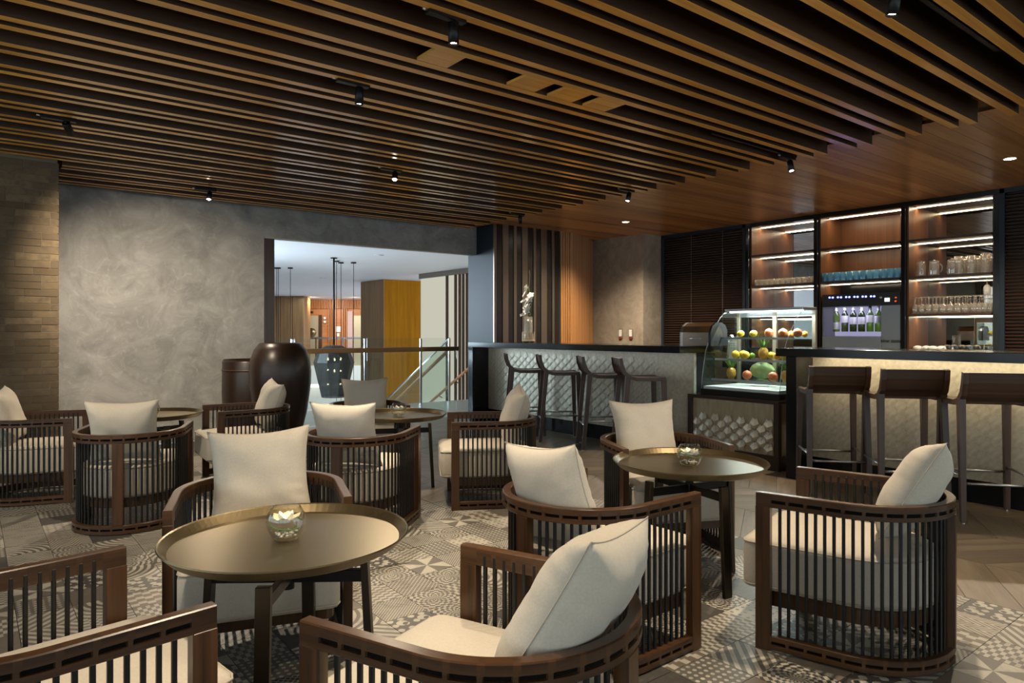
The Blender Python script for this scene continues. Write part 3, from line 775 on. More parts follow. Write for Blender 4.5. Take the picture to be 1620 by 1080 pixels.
# ------------------------------------------------------------------ bar counters with relief tiles
TCW, TRH = 0.0685, 0.104      # column pitch and row pitch of the heart shaped relief tiles
def relief_tile(h):
    s, q = TCW / 1.5 - .0006, TRH / 2 - .0006
    P = {'L': (-s, 0, .45), 'UL': (-s / 2, q, .1), 'T': (0, q * .72, .3), 'UR': (s / 2, q, .1), 'R': (s, 0, .45), 'LR': (s / 2, -q, 0), 'B': (0, -q, 0), 'LL': (-s / 2, -q, 0), 'C': (0, -q * .45, 1)}
    m = MB(); ix = {}
    for k, (y, z, o) in P.items(): ix[k] = len(m.v); m.v.append(Vector((-o * h - .0012, y, z)))
    for k, (y, z, o) in P.items(): ix[k + '_'] = len(m.v); m.v.append(Vector((0.0, y, z)))
    for f in (('L', 'C', 'T', 'UL'), ('C', 'R', 'UR', 'T'), ('LL', 'B', 'C', 'L'), ('B', 'LR', 'R', 'C')): m.face([ix[k] for k in reversed(f)])
    ring = ('L', 'UL', 'T', 'UR', 'R', 'LR', 'B', 'LL')
    for i in range(8): m.face([ix[ring[i]], ix[ring[i] + '_'], ix[ring[(i + 1) % 8] + '_'], ix[ring[(i + 1) % 8]]])
    return m
def relief_panel(parent, a, b0, b1, z0, z1, hfun, limit=300):
    mes = {}; rest = MB(); n = 0; L = []; c = 0; y = b0 + TCW * .7
    while y + TCW * .68 < b1:
        z = z0 + TRH * (.52 if c % 2 == 0 else 1.02)
        while z + TRH * .5 < z1: L.append((y, z)); z += TRH
        y += TCW; c += 1
    L.sort(key=lambda q: abs(q[0] - (2.4 if b1 < 4 else b1)))
    for y, z in L:
        h = round(hfun(y, z), 4)
        if n < limit:
            if h not in mes: mes[h] = relief_tile(h).mesh('tile', 'pearl_tile')
            put('tile', mes[h], parent, (a, y, z)); n += 1
        else:
            m = relief_tile(h); b = len(rest.v); rest.v += [v + Vector((a, y, z)) for v in m.v]
            for f in m.f: rest.face([q + b for q in f])
    if rest.f: tag(rest.build('far_relief_tiles', 'pearl_tile', parent), kind='stuff')
def bar(name, label, b0, b1, gables, ct0, ct1, hfun):
    t = empty(name, (0, 0, 0), 0, label, 'bar counter')
    B('counter_top', 'bar_black', 5.30, 5.97, ct0, ct1, 0.998, 1.065, t, .003)
    p = B('front_panel', 'pearl_tile', 5.562, 5.60, b0, b1, .162, .998, t)
    relief_panel(p, 5.562, b0 + .01, b1 - .01, .165, .993, hfun)
    B('plinth', 'bar_black', 5.57, 5.62, b0, b1, 0, .162, t)
    B('counter_body', 'black_plastic', 5.60, 5.90, b0, b1, 0, .998, t)
    for g0, g1 in gables: B('gable', 'bar_black', 5.30, 5.90, g0, g1, 0, .998, t, .003)
    B('light_strip', 'white_plastic', 5.50, 5.512, b0 + .02, b1 - .02, .990, .9975, t)
    return t
bar('bar_counter', 'long bar counter with pearly relief front left of the display case', 4.24, 7.63, [(7.63, 7.73)], 4.20, 7.74, lambda y, z: .0055 if y > 5.0 else (.004 if y > 4.75 else .002))
bar('bar_counter', 'bar counter right of the display case with dark worktop', -0.6, 3.03, [(3.03, 3.12)], -0.6, 3.214, lambda y, z: .0016)
area_light('bar_front_led', (5.36, 5.95, .985), (5.60, 5.95, .45), 3.3, .03, .6, (.82, .93, 1.0))
area_light('bar_front_led', (5.36, 1.6, .985), (5.60, 1.6, .45), 2.8, .03, 5.0, (1.0, .82, .52))

# ------------------------------------------------------------------ display case on its stand
st = empty('case_stand', (0, 0, 0), 0, 'dark framed stand with relief panel under the fruit display case', 'cabinet')
for (x0, x1, y0, y1, z0, z1) in ((5.46, 6.15, 3.28, 4.236, .575, .607), (5.47, 6.15, 3.285, 4.231, 0, .13)):
    B('top' if z1 > .5 else 'base', 'louvre_wood', x0, x1, y0, y1, z0, z1, st, .002)
for x0, x1, y0, y1 in ((5.46, 5.51, 3.28, 3.33), (5.46, 5.51, 4.186, 4.236), (6.10, 6.15, 3.28, 3.33)):
    B('post', 'louvre_wood', x0, x1, y0, y1, .13, .575, st, .002)
fp = B('front_panel', 'pearl_flat', 5.482, 5.50, 3.33, 4.186, .13, .575, st)
relief_panel(fp, 5.482, 3.335, 4.185, .132, .46, lambda y, z: .027)
sp = B('side_panel', 'pearl_flat', 5.51, 6.10, 3.298, 3.31, .13, .575, st)
B('back_panel', 'louvre_wood', 6.12, 6.14, 3.33, 4.23, .13, .575, st)
dc = empty('display_case', (0, 0, 0), 0, 'curved glass display case full of fruit beside the bar', 'display case')
C0, C1 = 3.285, 4.10
B('base', 'black_metal', 5.475, 6.10, C0, C1, .6075, .665, dc, .004)
B('deck', 'white_paint', 5.50, 6.06, C0 + .02, C1 - .02, .6655, .69, dc)
prof = [(5.487, .667), (5.50, .77), (5.52, .87), (5.551, 1.016), (5.607, 1.129), (5.70, 1.25), (5.792, 1.345), (5.85, 1.388), (5.90, 1.398)]
def sheet(prof, y0, y1, th):
    m = MB(); n = len(prof)
    for k, (x, z) in enumerate(prof):
        x0, z0 = prof[max(k - 1, 0)]; x1, z1 = prof[min(k + 1, n - 1)]; L = math.hypot(x1 - x0, z1 - z0); nx, nz = (z1 - z0) / L, -(x1 - x0) / L
        for yy in (y0, y1): m.v += [Vector((x, yy, z)), Vector((x + nx * th, yy, z + nz * th))]
    for k in range(n - 1):
        q, r = k * 4, k * 4 + 4
        for a_, b_ in ((0, 1), (1, 3), (3, 2), (2, 0)): m.face([q + a_, q + b_, r + b_, r + a_], None, a_ in (1, 2) and False)
    e = (n - 1) * 4; m.face([0, 2, 3, 1]); m.face([e, e + 1, e + 3, e + 2]); return m
sheet(prof, C0, C1, .005).build('front_glass', 'pane', dc)
def end_glass(y):
    m = MB(); poly = prof + [(6.07, 1.398), (6.07, .667)]
    T = Matrix(((1, 0, 0, 0), (0, 0, 1, y), (0, 1, 0, 0), (0, 0, 0, 1))); return m.prism(poly, -.0025, .0025, T)
for y in (C0 + .004, C1 - .004):
    e_ = end_glass(y).build('end_glass', 'pane', dc)
    MB().tube([(x, y, z) for x, z in prof], .002, 5).build('glass_edge', 'steel', e_)
B('roof', 'steel', 5.86, 6.10, C0, C1, 1.400, 1.425, dc, .003)
B('light_strip', 'led_white', 5.90, 5.93, C0 + .03, C1 - .03, 1.388, 1.399, dc)
for y0, y1 in ((C0 - .004, C0 + .03), (C1 - .03, C1 + .004), ((C0 + C1) / 2 - .02, (C0 + C1) / 2 + .02)): B('post', 'alu_bronze', 6.07, 6.10, y0, y1, .667, 1.400, dc, .002)
for y0, y1 in ((C0 + .03, (C0 + C1) / 2 - .02), ((C0 + C1) / 2 + .02, C1 - .03)):
    B('door_rail', 'steel', 6.075, 6.095, y0, y1, 1.345, 1.400, dc); B('door_rail', 'steel', 6.075, 6.095, y0, y1, .69, .74, dc)
    B('door_glass', 'pane', 6.082, 6.087, y0, y1, .74, 1.345, dc)
for x0, z in ((5.62, .757), (5.68, .948), (5.76, 1.15)):
    s_ = B('glass_shelf', 'pane', x0, 6.06, C0 + .02, C1 - .02, z - .006, z, dc); B('shelf_edge', 'steel', x0 - .004, x0, C0 + .02, C1 - .02, z - .018, z + .001, s_)
area_light('case_light', (5.92, (C0 + C1) / 2, 1.385), (5.80, (C0 + C1) / 2, .7), .75, .03, 15.0, (.93, .98, 1.0))
def fruit(name, mat, px, a, z, r, label, shape='round'):
    y = b_at(px, a); y = min(max(y, C0 + .03 + r), C1 - .03 - r)
    if shape == 'round':
        o = MB().ell((0, 0, r * .95), r, r, r * .95, 16, 10).build(name, mat); MB().ell((0, 0, r * 1.9), .006, .006, .006, 6, 4).build('stem', 'leaf_green', o)
    elif shape == 'lemon':
        o = MB().lathe([(0, -1.25 * r), (.25 * r, -1.15 * r), (.75 * r, -.72 * r), (r, 0), (.75 * r, .72 * r), (.25 * r, 1.15 * r), (0, 1.25 * r)], 14, Matrix.Translation((0, 0, r)) @ Matrix.Rotation(R(80), 4, 'X')).build(name, mat); MB().ell((0, 1.2 * r, r + .2 * r), .005, .005, .005, 6, 4).build('stem', 'leaf_green', o)
    elif shape == 'melon':
        o = MB().lathe([(0, -1.0), (.3, -.95), (.7, -.7), (.95, -.3), (1, 0), (.95, .3), (.7, .7), (.3, .95), (0, 1.0)], 20, Matrix.Translation((0, 0, r)) @ Matrix.Rotation(R(90), 4, 'X') @ Matrix.Diagonal((r, r, r * 1.55, 1))).build(name, mat)
        MB().ell((0, -r * 1.55, r), .008, .008, .008, 6, 4).build('stem', 'leaf_green', o)
    else:
        o = empty(name); MB().lathe([(0, 0), (.6 * r, .02 * r), (.95 * r, .6 * r), (r, 1.2 * r), (.85 * r, 1.9 * r), (.45 * r, 2.3 * r), (0, 2.35 * r)], 14).build('body', mat, o)
        m = MB()
        for k in range(18):
            a_ = k * 2.4; l = r * (1.2 + .7 * (k % 3)); c, s = math.cos(a_), math.sin(a_); q = .25 + .55 * (1 - k / 18)
            b = len(m.v); m.v += [Vector((c * .25 * r - s * .16 * r, s * .25 * r + c * .16 * r, 2.2 * r)), Vector((c * .25 * r + s * .16 * r, s * .25 * r - c * .16 * r, 2.2 * r)), Vector((c * l * q, s * l * q, 2.2 * r + l))]
            m.v += [v + Vector((c * .004, s * .004, -.004)) for v in m.v[b:b + 3]]; m.face([b, b + 1, b + 2]); m.face([b + 5, b + 4, b + 3]); m.face([b, b + 2, b + 5, b + 3]); m.face([b + 1, b + 4, b + 5, b + 2])
        m.build('crown', 'leaf_green', o)
    o.location = (a, y, z + .0005); return tag(o, label, 'fruit', 'fruit in the display case')
fruit('lemon', 'lemon', 1172, 5.90, 1.15, .033, 'leftmost lemon on the top shelf of the display case', 'lemon')
fruit('lemon', 'lemon', 1192, 5.90, 1.15, .034, 'right lemon on the top shelf of the display case', 'lemon')
fruit('mango', 'red_apple', 1217, 5.90, 1.15, .043, 'red and yellow mango at the middle of the top case shelf')
fruit('grapefruit', 'red_apple', 1239, 5.90, 1.15, .043, 'large reddish grapefruit on the top case shelf left of the glass edge')
fruit('orange', 'orange_fruit', 1252, 6.01, 1.15, .032, 'small orange between two large fruits on the top case shelf')
fruit('apple', 'red_apple', 1264, 5.90, 1.15, .043, 'big red apple at the right of the top case shelf')
fruit('orange', 'orange_fruit', 1276, 6.0, 1.15, .030, 'rightmost small orange on the top case shelf')
fruit('orange', 'lemon', 1164, 5.86, .948, .038, 'leftmost yellow orange on the middle case shelf')
fruit('orange', 'lemon', 1176, 5.95, .948, .038, 'yellow orange behind its neighbour on the middle case shelf')
fruit('orange', 'lemon', 1180, 5.79, .948, .036, 'front yellow orange beside the green lime')
fruit('lime', 'lime', 1190, 5.88, .948, .028, 'small green lime on the middle case shelf')
fruit('pineapple', 'pineapple', 1208, 5.88, .948, .046, 'pineapple with green crown on the middle case shelf', 'pine')
fruit('lemon', 'lemon', 1220, 5.95, .948, .033, 'lemon right behind the pineapple on the middle shelf', 'lemon')
fruit('orange', 'orange_fruit', 1230, 5.80, .948, .036, 'orange right of the pineapple on the middle shelf')
fruit('lemon', 'lemon', 1241, 5.80, .948, .033, 'lemon at the right end of the middle case shelf', 'lemon')
fruit('pineapple', 'pineapple', 1157, 5.80, .757, .044, 'pineapple at the left of the lowest case shelf', 'pine')
fruit('apple', 'red_apple', 1182, 5.74, .757, .044, 'red brown apple left of the watermelon')
fruit('watermelon', 'melon', 1206, 5.90, .757, .080, 'pale green watermelon lying on the lowest case shelf', 'melon')
fruit('apple', 'red_apple', 1223, 5.70, .757, .044, 'red brown apple in front of the watermelon')
fruit('pineapple', 'pineapple', 1243, 5.80, .757, .042, 'pineapple at the right end of the lowest case shelf', 'pine')

# ------------------------------------------------------------------ back bar
SB = empty('back_bar_shelves', (0, 0, 0), 0, 'tall walnut back bar with lit shelves in three bays', 'shelf unit')
F0, FB = 8.65, 9.235
Y = [5.654, 4.698, 4.647, 3.626, 3.577, 2.691]
for y0, y1 in ((5.654, 5.70), (4.647, 4.698), (3.577, 3.626), (2.63, 2.691)): B('upright', 'bar_black', F0 - .01, F0 + .04, y0, y1, 0, 2.72, SB, .002)
for y, s in ((5.654, -1), (4.698, 1), (4.647, -1), (3.626, 1), (3.577, -1), (2.691, 1)):
    B('side_panel', 'shelf_wood', F0 + .04, FB, min(y, y + s * .02), max(y, y + s * .02), .98, 2.68, SB)
B('fascia', 'bar_black', F0 - .02, F0 + .05, 2.63, 5.70, 2.665, 2.72, SB, .002)
B('top_panel', 'shelf_wood', F0 + .05, FB, 2.70, 5.65, 2.68, 2.70, SB)
B('back_panel', 'shelf_wood', FB, FB + .02, 3.626, 4.647, .98, 2.70, SB)
B('mirror', 'mirror', FB, FB + .02, 4.698, 5.654, .98, 2.70, SB); B('mirror', 'smoke_mirror', FB, FB + .02, 2.691, 3.577, .98, 2.70, SB)
bays = ((4.70, 5.652), (3.628, 4.645), (2.693, 3.575))
for bi, (y0, y1) in enumerate(bays):
    for z in (2.275, 1.845, 1.41):
        if bi == 1 and z < 1.5: continue
        s_ = B('shelf', 'dark_walnut', F0 + .005, FB, y0 + .022, y1 - .022, z - .028, z, SB, .001)
        l_ = B('led_strip', 'led_warm', 8.905, 8.92, y0 + .022, y1 - .022, z - .034, z - .028, SB)
    B('led_strip', 'led_warm', 8.905, 8.92, y0 + .022, y1 - .022, 2.674, 2.68, SB)
    for z in (2.672, 2.243, 1.813) + ((1.378,) if bi != 1 else ()):
        area_light('shelf_led', (8.90, (y0 + y1) / 2, z), (8.99, (y0 + y1) / 2, z - 1), .88, .02, 2.2, (1.0, .74, .46))
B('counter_body', 'dark_walnut', F0 + .04, FB, 2.70, 5.65, 0, .955, SB); B('counter_top', 'bar_black', F0 + .01, FB, 2.70, 5.65, .955, .98, SB)
# louvre screens
def louvre(label, y0, y1):
    t = empty('louvre_screen', (0, 0, 0), 0, label, 'screen')
    for a_, b_ in ((y0, y0 + .045), (y1 - .045, y1)): B('frame', 'column_metal', F0 - .02, F0 + .03, a_, b_, 0, 2.72, t, .002)
    B('frame', 'column_metal', F0 - .02, F0 + .03, y0, y1, 2.672, 2.72, t); B('back_board', 'dark_wall', F0 + .05, F0 + .07, y0, y1, 0, 2.72, t)
    me = MB().box(-.014, .014, y0 + .045, y1 - .045, -.004, .004, Matrix.Rotation(R(-35), 4, 'Y')).mesh('slat', 'louvre_wood')
    for k in range(47): put('slat', me, t, (F0 + .01, 0, .98 + .0362 * k))
    for q in (.25, .62): B('cord', 'steel', F0 - .012, F0 - .009, y0 + (y1 - y0) * q, y0 + (y1 - y0) * q + .004, .95, 2.672, t)
louvre('dark louvred screen left of the lit back bar shelves', 5.70, 7.206)
louvre('dark louvred screen at the far right edge', 1.2, 2.63)

# glassware ---------------------------------------------------------
def glass_me(name, prof, mat, n=14): return MB().lathe(prof, n).mesh(name, mat)
def hollow(o, t=.0022): return o + [(max(r - t, 0), z) for r, z in reversed(o[1:])] + [(0, o[0][1] + t * 2)]
tumbler = hollow([(0, 0), (.032, 0), (.034, .01), (.038, .115)])
small_t = hollow([(0, 0), (.028, 0), (.031, .008), (.034, .085)])
me_blue = glass_me('tumbler', tumbler, 'blue_glass'); me_clear = glass_me('tumbler', small_t, 'clear_glass'); me_cop = glass_me('tumbler', small_t, 'copper_glass'); me_teal = glass_me('tumbler', small_t, 'teal_glass')
ORD = ['leftmost', 'second', 'third', 'fourth', 'fifth', 'sixth', 'seventh', 'eighth', 'ninth', 'tenth', 'eleventh', 'twelfth']
def row(me, name, n, y0, y1, x, z, lab, cat, grp, flip=0.0, front=True):
    lab0 = lab
    for k in range(n):
        lab = (ORD[k] + ' ' + lab0 + (', counted from the left' if k else '')) if front else lab0
        o = put(name, me, None, (x, y0 + (y1 - y0) * k / max(n - 1, 1), z)); tag(o, lab, cat, grp)
        if flip: o.rotation_euler = (math.pi, 0, 0); o.location.z = z + flip
for q, x in enumerate((8.72, 8.81)): row(me_blue, 'tumbler', 12, 4.585 - q * .02, 3.69, x, 1.8455, ('blue tumbler in the front row above the wine dispenser', 'blue tumbler half hidden in the second row above the dispenser')[q], 'glass', 'blue tumblers on the middle shelf', 0.0, q == 0)
for q, x in enumerate((8.72, 8.80)): row(me_clear, 'tumbler', 11, 5.57, 4.77, x, 1.8455, ('clear tumbler in the front row of the left bay', 'clear tumbler hidden in the second row of the left bay')[q], 'glass', 'clear tumblers on the left shelf', 0.0, q == 0)
row(me_cop, 'tumbler', 8, 5.58, 5.08, 8.75, 1.4105, 'copper tinted tumbler on the shelf above the case', 'glass', 'copper tinted tumblers')
row(me_teal, 'tumbler', 5, 4.99, 4.76, 8.75, 1.4105, 'pale teal tumbler beside the copper ones', 'glass', 'teal tumblers')
wine = [(0, .001), (.032, .001), (.031, .004), (.006, .010), (.0042, .02), (.0042, .075), (.012, .085), (.030, .105), (.038, .135), (.036, .165), (.030, .195), (.0285, .195), (.036, .135), (.028, .106), (0, .09)]
me_wine = glass_me('wine_glass', wine, 'clear_glass', 14)
for q, x in enumerate((8.72, 8.81, 8.90)): row(me_wine, 'wine_glass', 8, 3.50, 2.98 - .02 * q, x, 1.4105, ('upturned wine glass in the front row of the right bay', 'upturned wine glass hidden behind the front row')[min(q, 1)], 'wine glass', 'upturned wine glasses', .1955, q == 0)
for q, x in enumerate((8.74, 8.83)): row(me_wine, 'wine_glass', 4, 2.90 + .01 * q, 2.745, x, 1.4105, ('front upturned glass under the single stacked wine glass', 'rear upturned glass under the single stacked wine glass')[q], 'wine glass', 'wine glasses under the stacked one', .1955, q == 0)
o = put('wine_glass', me_wine, None, (8.78, 2.79, 1.411 + .197 + .1955)); o.rotation_euler = (math.pi, 0, 0); tag(o, 'single wine glass stacked on top of the others', 'wine glass')
pit = hollow([(0, 0), (.050, 0), (.054, .02), (.050, .13), (.046, .155), (.049, .165)])
car = hollow([(0, 0), (.052, 0), (.053, .01), (.040, .10), (.037, .15), (.046, .205)])
for k, (px, lab) in enumerate(((1457, 'lidded glass pitcher at the left of the right bay'), (1478, 'second lidded glass pitcher from the left in the right bay'), (1507, 'lidded glass pitcher touching the carafes'))):
    t = empty('pitcher', (8.80, b_at(px, 8.80), 1.8455), 0, lab, 'pitcher', 'lidded glass pitchers'); MB().lathe(pit, 18).build('body', 'clear_glass', t)
    MB().lathe([(0, .166), (.05, .166), (.05, .174), (.012, .178), (.012, .19), (0, .19)], 14).build('lid', 'clear_glass', t)
    MB().tube([(.05 + .035 * math.sin(q), 0, .09 - .05 * math.cos(q)) for q in [j * .31 for j in range(11)]], .006, 6).build('handle', 'clear_glass', t).rotation_euler = (0, 0, R(-150 + 60 * k))
for k, (px, lab) in enumerate(((1517, 'leftmost flared glass carafe in the right bay'), (1526, 'flared carafe just behind the leftmost one'), (1537, 'third flared glass carafe from the left'), (1547, 'fourth flared glass carafe from the left'), (1559, 'tallest flared carafe near the right upright'), (1568, 'flared carafe half hidden by the right upright'))):
    put_o = MB().lathe(car, 18).build('carafe', 'clear_glass', None, (8.80 if k % 2 == 0 else 8.93, b_at(px, 8.80 if k % 2 == 0 else 8.93), 1.8455)); tag(put_o, lab, 'carafe', 'flared glass carafes'); put_o.scale = (1, 1, 1.0 + .06 * (k == 4))
    MB().lathe([(.046, .2045), (.0465, .2065), (.044, .2065), (.0435, .2045)], 18).build('rim', 'clear_glass', put_o)
# rolled towels and cups on the back counter
for k, px in enumerate((1452, 1464, 1476, 1488, 1500)):
    o = MB().ell((0, 0, .03), .075, .05, .03, 14, 8).build('towel', 'towel', None, (8.80 + .03 * (k % 2), b_at(px, 8.8), .9805)); tag(o, ORD[k] + ' rolled white towel in the heap below the wine glasses' + (', from the left' if k else ''), 'towel', 'rolled white towels')
tray = empty('cup_tray', (0, 0, 0), 0, 'clear tray holding dark cups below the wine glasses', 'tray'); y0, y1 = b_at(1492, 8.72), b_at(1570, 8.72)
B('tray_base', 'white_plastic', 8.68, 8.82, y1, y0, .9805, .99, tray); B('tray_wall', 'pane', 8.68, 8.685, y1, y0, .99, 1.05, tray)
for k in range(6):
    o = MB().lathe(hollow([(0, 0), (.024, 0), (.034, .055)], .003), 14).build('cup', 'black_plastic', None, (8.75, y0 - .05 - (y0 - y1 - .10) * k / 5, .9905)); tag(o, ORD[k] + ' small dark cup in the clear tray' + (', from the left' if k else ''), 'cup', 'dark cups in the tray')

# wine dispenser ------------------------------------------------------
wd_ = empty('wine_dispenser', (0, 0, 0), 0, 'steel wine dispenser with six lit bottles and blue lamps', 'wine dispenser')
DX = 8.66; yl, yr = b_at(1301, DX), b_at(1425, DX)     # left and right edge
def zy(py, px): x = px; d = DX / (.000716 * (px + 50)); return 1.2 - (py - 525) / 1100 * d
z_top, z_pan, z_bot = zy(464, 1360), zy(484, 1360), zy(532, 1360); yw = b_at(1394, DX)
B('body', 'steel_dark', DX + .30, 9.2, yr, yl, .981, z_top, wd_)
B('side_wall', 'steel_dark', DX, DX + .30, yl - .012, yl, .981, z_pan, wd_)
B('front_plate', 'plate_steel', DX, DX + .30, yr, yw, .981, z_pan, wd_, .002)
B('sill', 'plate_steel', DX - .02, DX + .30, yw, yl - .012, .981, z_bot, wd_, .002)
pan = B('control_panel', 'black_plastic', DX - .004, DX + .30, yr, yl, z_pan, z_top, wd_, .002)
B('chamber_light', 'dispenser_light', DX + .285, DX + .299, yw + .01, yl - .02, z_bot + .002, z_pan - .002, wd_)
B('window', 'pane', DX + .004, DX + .009, yw, yl - .012, z_bot, z_pan, wd_)
for k in range(6):
    for q in (0, 5.0):
        px = 1313 + k * 13.1 + q; MB().ell((DX - .006, b_at(px, DX), zy(470.6 - k * .4, px)), .004, .013, .011, 10, 6).build('lamp', 'led_blue', pan)
B('screen', 'screen_white', DX - .007, DX - .0045, b_at(1408, DX), b_at(1400, DX), zy(477, 1404), zy(471, 1404), pan)
MB().lathe([(0, 0), (.014, 0), (.014, .008), (0, .008)], 12, Matrix.Translation((DX - .012, b_at(1394, DX), zy(470.5, 1394))) @ Matrix.Rotation(R(90), 4, 'Y')).build('knob', 'steel', pan)
def text(body, size, mat, loc, parent, name, shear=0.0):
    c = bpy.data.curves.new(name, 'FONT'); c.body = body; c.size = size; c.extrude = .0008; c.align_x = 'CENTER'; c.shear = shear
    o = bpy.data.objects.new(name, c); col.objects.link(o); dg = bpy.context.evaluated_depsgraph_get(); me = bpy.data.meshes.new_from_object(o.evaluated_get(dg))
    bpy.data.objects.remove(o); me.materials.clear(); me.materials.append(MATS[mat]); o = put(name, me, parent, loc); o.rotation_euler = (R(90), 0, R(-90)); return o
text('wine taste', .062, 'lacing_black', (DX - .003, (b_at(1393, DX) + b_at(1424, DX)) / 2, zy(541.5, 1409)), wd_, 'lettering', .25)
text('14', .021, 'digit_red', (DX - .0055, b_at(1417.5, DX), zy(471.5, 1417)), pan, 'digits'); text('07', .021, 'digit_red', (DX - .0055, b_at(1417.5, DX), zy(477.2, 1417)), pan, 'digits')
bpf = [(0, 0), (.036, 0), (.037, .006), (.037, .19), (.034, .21), (.016, .25), (.0145, .255), (.0145, .30), (0, .30)]
wlab = ['leftmost wine bottle in the dispenser, slim with a low label', 'second wine bottle from the left in the dispenser', 'third wine bottle from the left in the dispenser', 'fourth wine bottle from the left in the dispenser', 'fifth wine bottle in the dispenser, bright green', 'rightmost wine bottle in the dispenser']
for k in range(6):
    px = 1323.5 + k * 13.3; x = DX + .13; t = empty('wine_bottle', (x, b_at(px, x), zy(527 if k in (0, 4) else 524, px) - .02), 0, wlab[k], 'bottle', 'wine bottles in the dispenser')
    t.scale = (1.12, 1.12, 1.04); t.location.z = z_pan - .303 * 1.04
    MB().lathe(bpf, 16).build('glass', 'bottle_glass' if k in (0, 4, 5) else 'bottle_dark', t)
    zl = (.03, .11, .09, .09, .11, .10)[k]; MB().lathe([(.0375, zl), (.0375, zl + .085)], 16).build('label', 'label_white', t)
    MB().lathe([(.0155, .245 if k in (0, 3, 5) else .262), (.0155, .302), (0, .3025)], 12).build('capsule', 'label_white' if k != 4 else 'black_plastic', t)
area_light('dispenser_lamp', (DX + .05, (yw + yl) / 2, z_pan - .006), (DX + .13, (yw + yl) / 2, 0),   .5, .06, 1.2, (.72, .66, 1.0))
B('niche_back', 'bar_black', FB - .03, FB - .002, 3.65, 4.62, .98, 1.81, SB)
# ------------------------------------------------------------------ counter objects
bb = empty('bread_bin', (5.72, b_at(1113, 5.72), 1.0655), R(0), 'chrome roll-top bin on the bar beside the display case', 'bread bin')
bw = .17
BP = [(-.13, 0), (.13, 0), (.13, .15), (.10, .20), (.04, .225), (-.04, .225), (-.10, .19), (-.13, .13)]
T = Matrix(((1, 0, 0, 0), (0, 0, 1, 0), (0, 1, 0, 0), (0, 0, 0, 1)))
MB().prism(BP, -bw + .012, bw - .012, T).build('body', 'chrome', bb)
for s in (-1, 1): MB().prism([(x * 1.03, z * 1.01) for x, z in BP], s * bw - .012, s * bw + .012, T).build('end_cap', 'black_plastic' if s < 0 else 'steel', bb)
MB().tube([(-.132, -.06, .07), (-.15, -.05, .07), (-.15, .05, .07), (-.132, .06, .07)], .006, 6).build('handle', 'steel', bb)
pj = empty('water_jug', (6.28, b_at(1160, 6.28), 1.0655), 0, 'glass water jug standing behind the display case', 'jug'); pj.location.z = .9
B('counter_shelf', 'bar_black', 6.11, 6.45, 3.25, 4.3, .84, .8995, None); tag(bpy.data.objects['counter_shelf'], 'low dark work shelf behind the display case', 'shelf')
B('support', 'bar_black', 6.20, 6.40, 3.3, 4.25, 0, .84, bpy.data.objects['counter_shelf'])
MB().lathe(hollow([(0, 0), (.06, 0), (.065, .02), (.055, .2), (.06, .25)], .003), 20).build('body', 'clear_glass', pj); MB().tube([(.055 + .04 * math.sin(q), 0, .14 - .07 * math.cos(q)) for q in [j * .31 for j in range(11)]], .007, 6).build('handle', 'steel', pj)

# orchid in a glass vase with a bamboo basket
OX = 5.62; ov = empty('orchid_vase', (OX, b_at(836, OX), 1.0655), 0, 'white orchids in a glass vase with bamboo holder on the bar', 'vase')
MB().lathe(hollow([(0, .012), (.055, .012), (.056, .02), (.054, .33)], .003), 24).build('glass', 'clear_glass', ov)
m = MB()
for k in range(26):
    a = k * 2 * math.pi / 26; c, s = math.cos(a), math.sin(a); h = .115 + .03 * ((k * 7) % 5) / 5
    q = MB().box(-.003, .003, -.008, .008, .02, h, Matrix.Translation((c * .078, s * .078, 0)) @ Matrix.Rotation(a, 4, 'Z') @ Matrix.Rotation(R(6 * ((k % 3) - 1)), 4, 'X')).build('bamboo_strip', 'basket', ov)
MB().lathe([(.06, .0), (.084, .02), (.084, .032), (.06, .03)], 24, close=True).build('basket_base', 'basket', ov)
for k in range(3): MB().lathe([(0, 0), (.012, 0), (.014, .01), (0, .012)], 8, Matrix.Translation((.06 * math.cos(k * 2.1), .06 * math.sin(k * 2.1), -.0005))).build('foot', 'basket', ov)
stem = [(0, 0, .03), (.005, .0, .25), (-.005, .01, .42), (.0, -.012, .55), (.0, -.02, .66), (.005, .0, .72)]
MB().tube(stem, .004, 6).build('stem', 'leaf_green', ov)
MB().tube([(.01, .01, .03), (.015, -.02, .3), (.01, -.045, .5), (.0, -.055, .6)], .0035, 6).build('stem', 'leaf_green', ov)
MB().tube([(0, 0, .66), (.0, -.02, .74), (.01, -.01, .80), (0, -.03, .86), (.0, -.02, .92)], .0016, 5).build('twig', 'basket', ov)
for (y, z, a) in ((-.05, .35, 0), (-.06, .30, 2), (.06, .27, 4)):
    q = petal(.09, .018, -.03).build('leaf', 'leaf_green', ov, (0, y * .3, z)); q.rotation_euler = (0, R(-20), a)
pm = petal(.052, .021, .006).mesh('petal', 'petal_white')
for i, (y, z) in enumerate(((.005, .69), (.055, .62), (-.055, .60), (.065, .53), (-.04, .55), (.05, .49), (-.06, .535), (-.01, .47), (.03, .445), (-.005, .40), (-.03, .42), (.095, .36))):
    f = empty('blossom', (-.03 + .012 * (i % 3), y, z)); f.parent = ov; f.rotation_euler = (R(20 * ((i % 3) - 1)), R(-78 + 15 * (i % 4)), R(25 * ((i % 5) - 2)))
    for k in range(5): put('petal', pm, f, (0, 0, 0), k * 2 * math.pi / 5 + i)
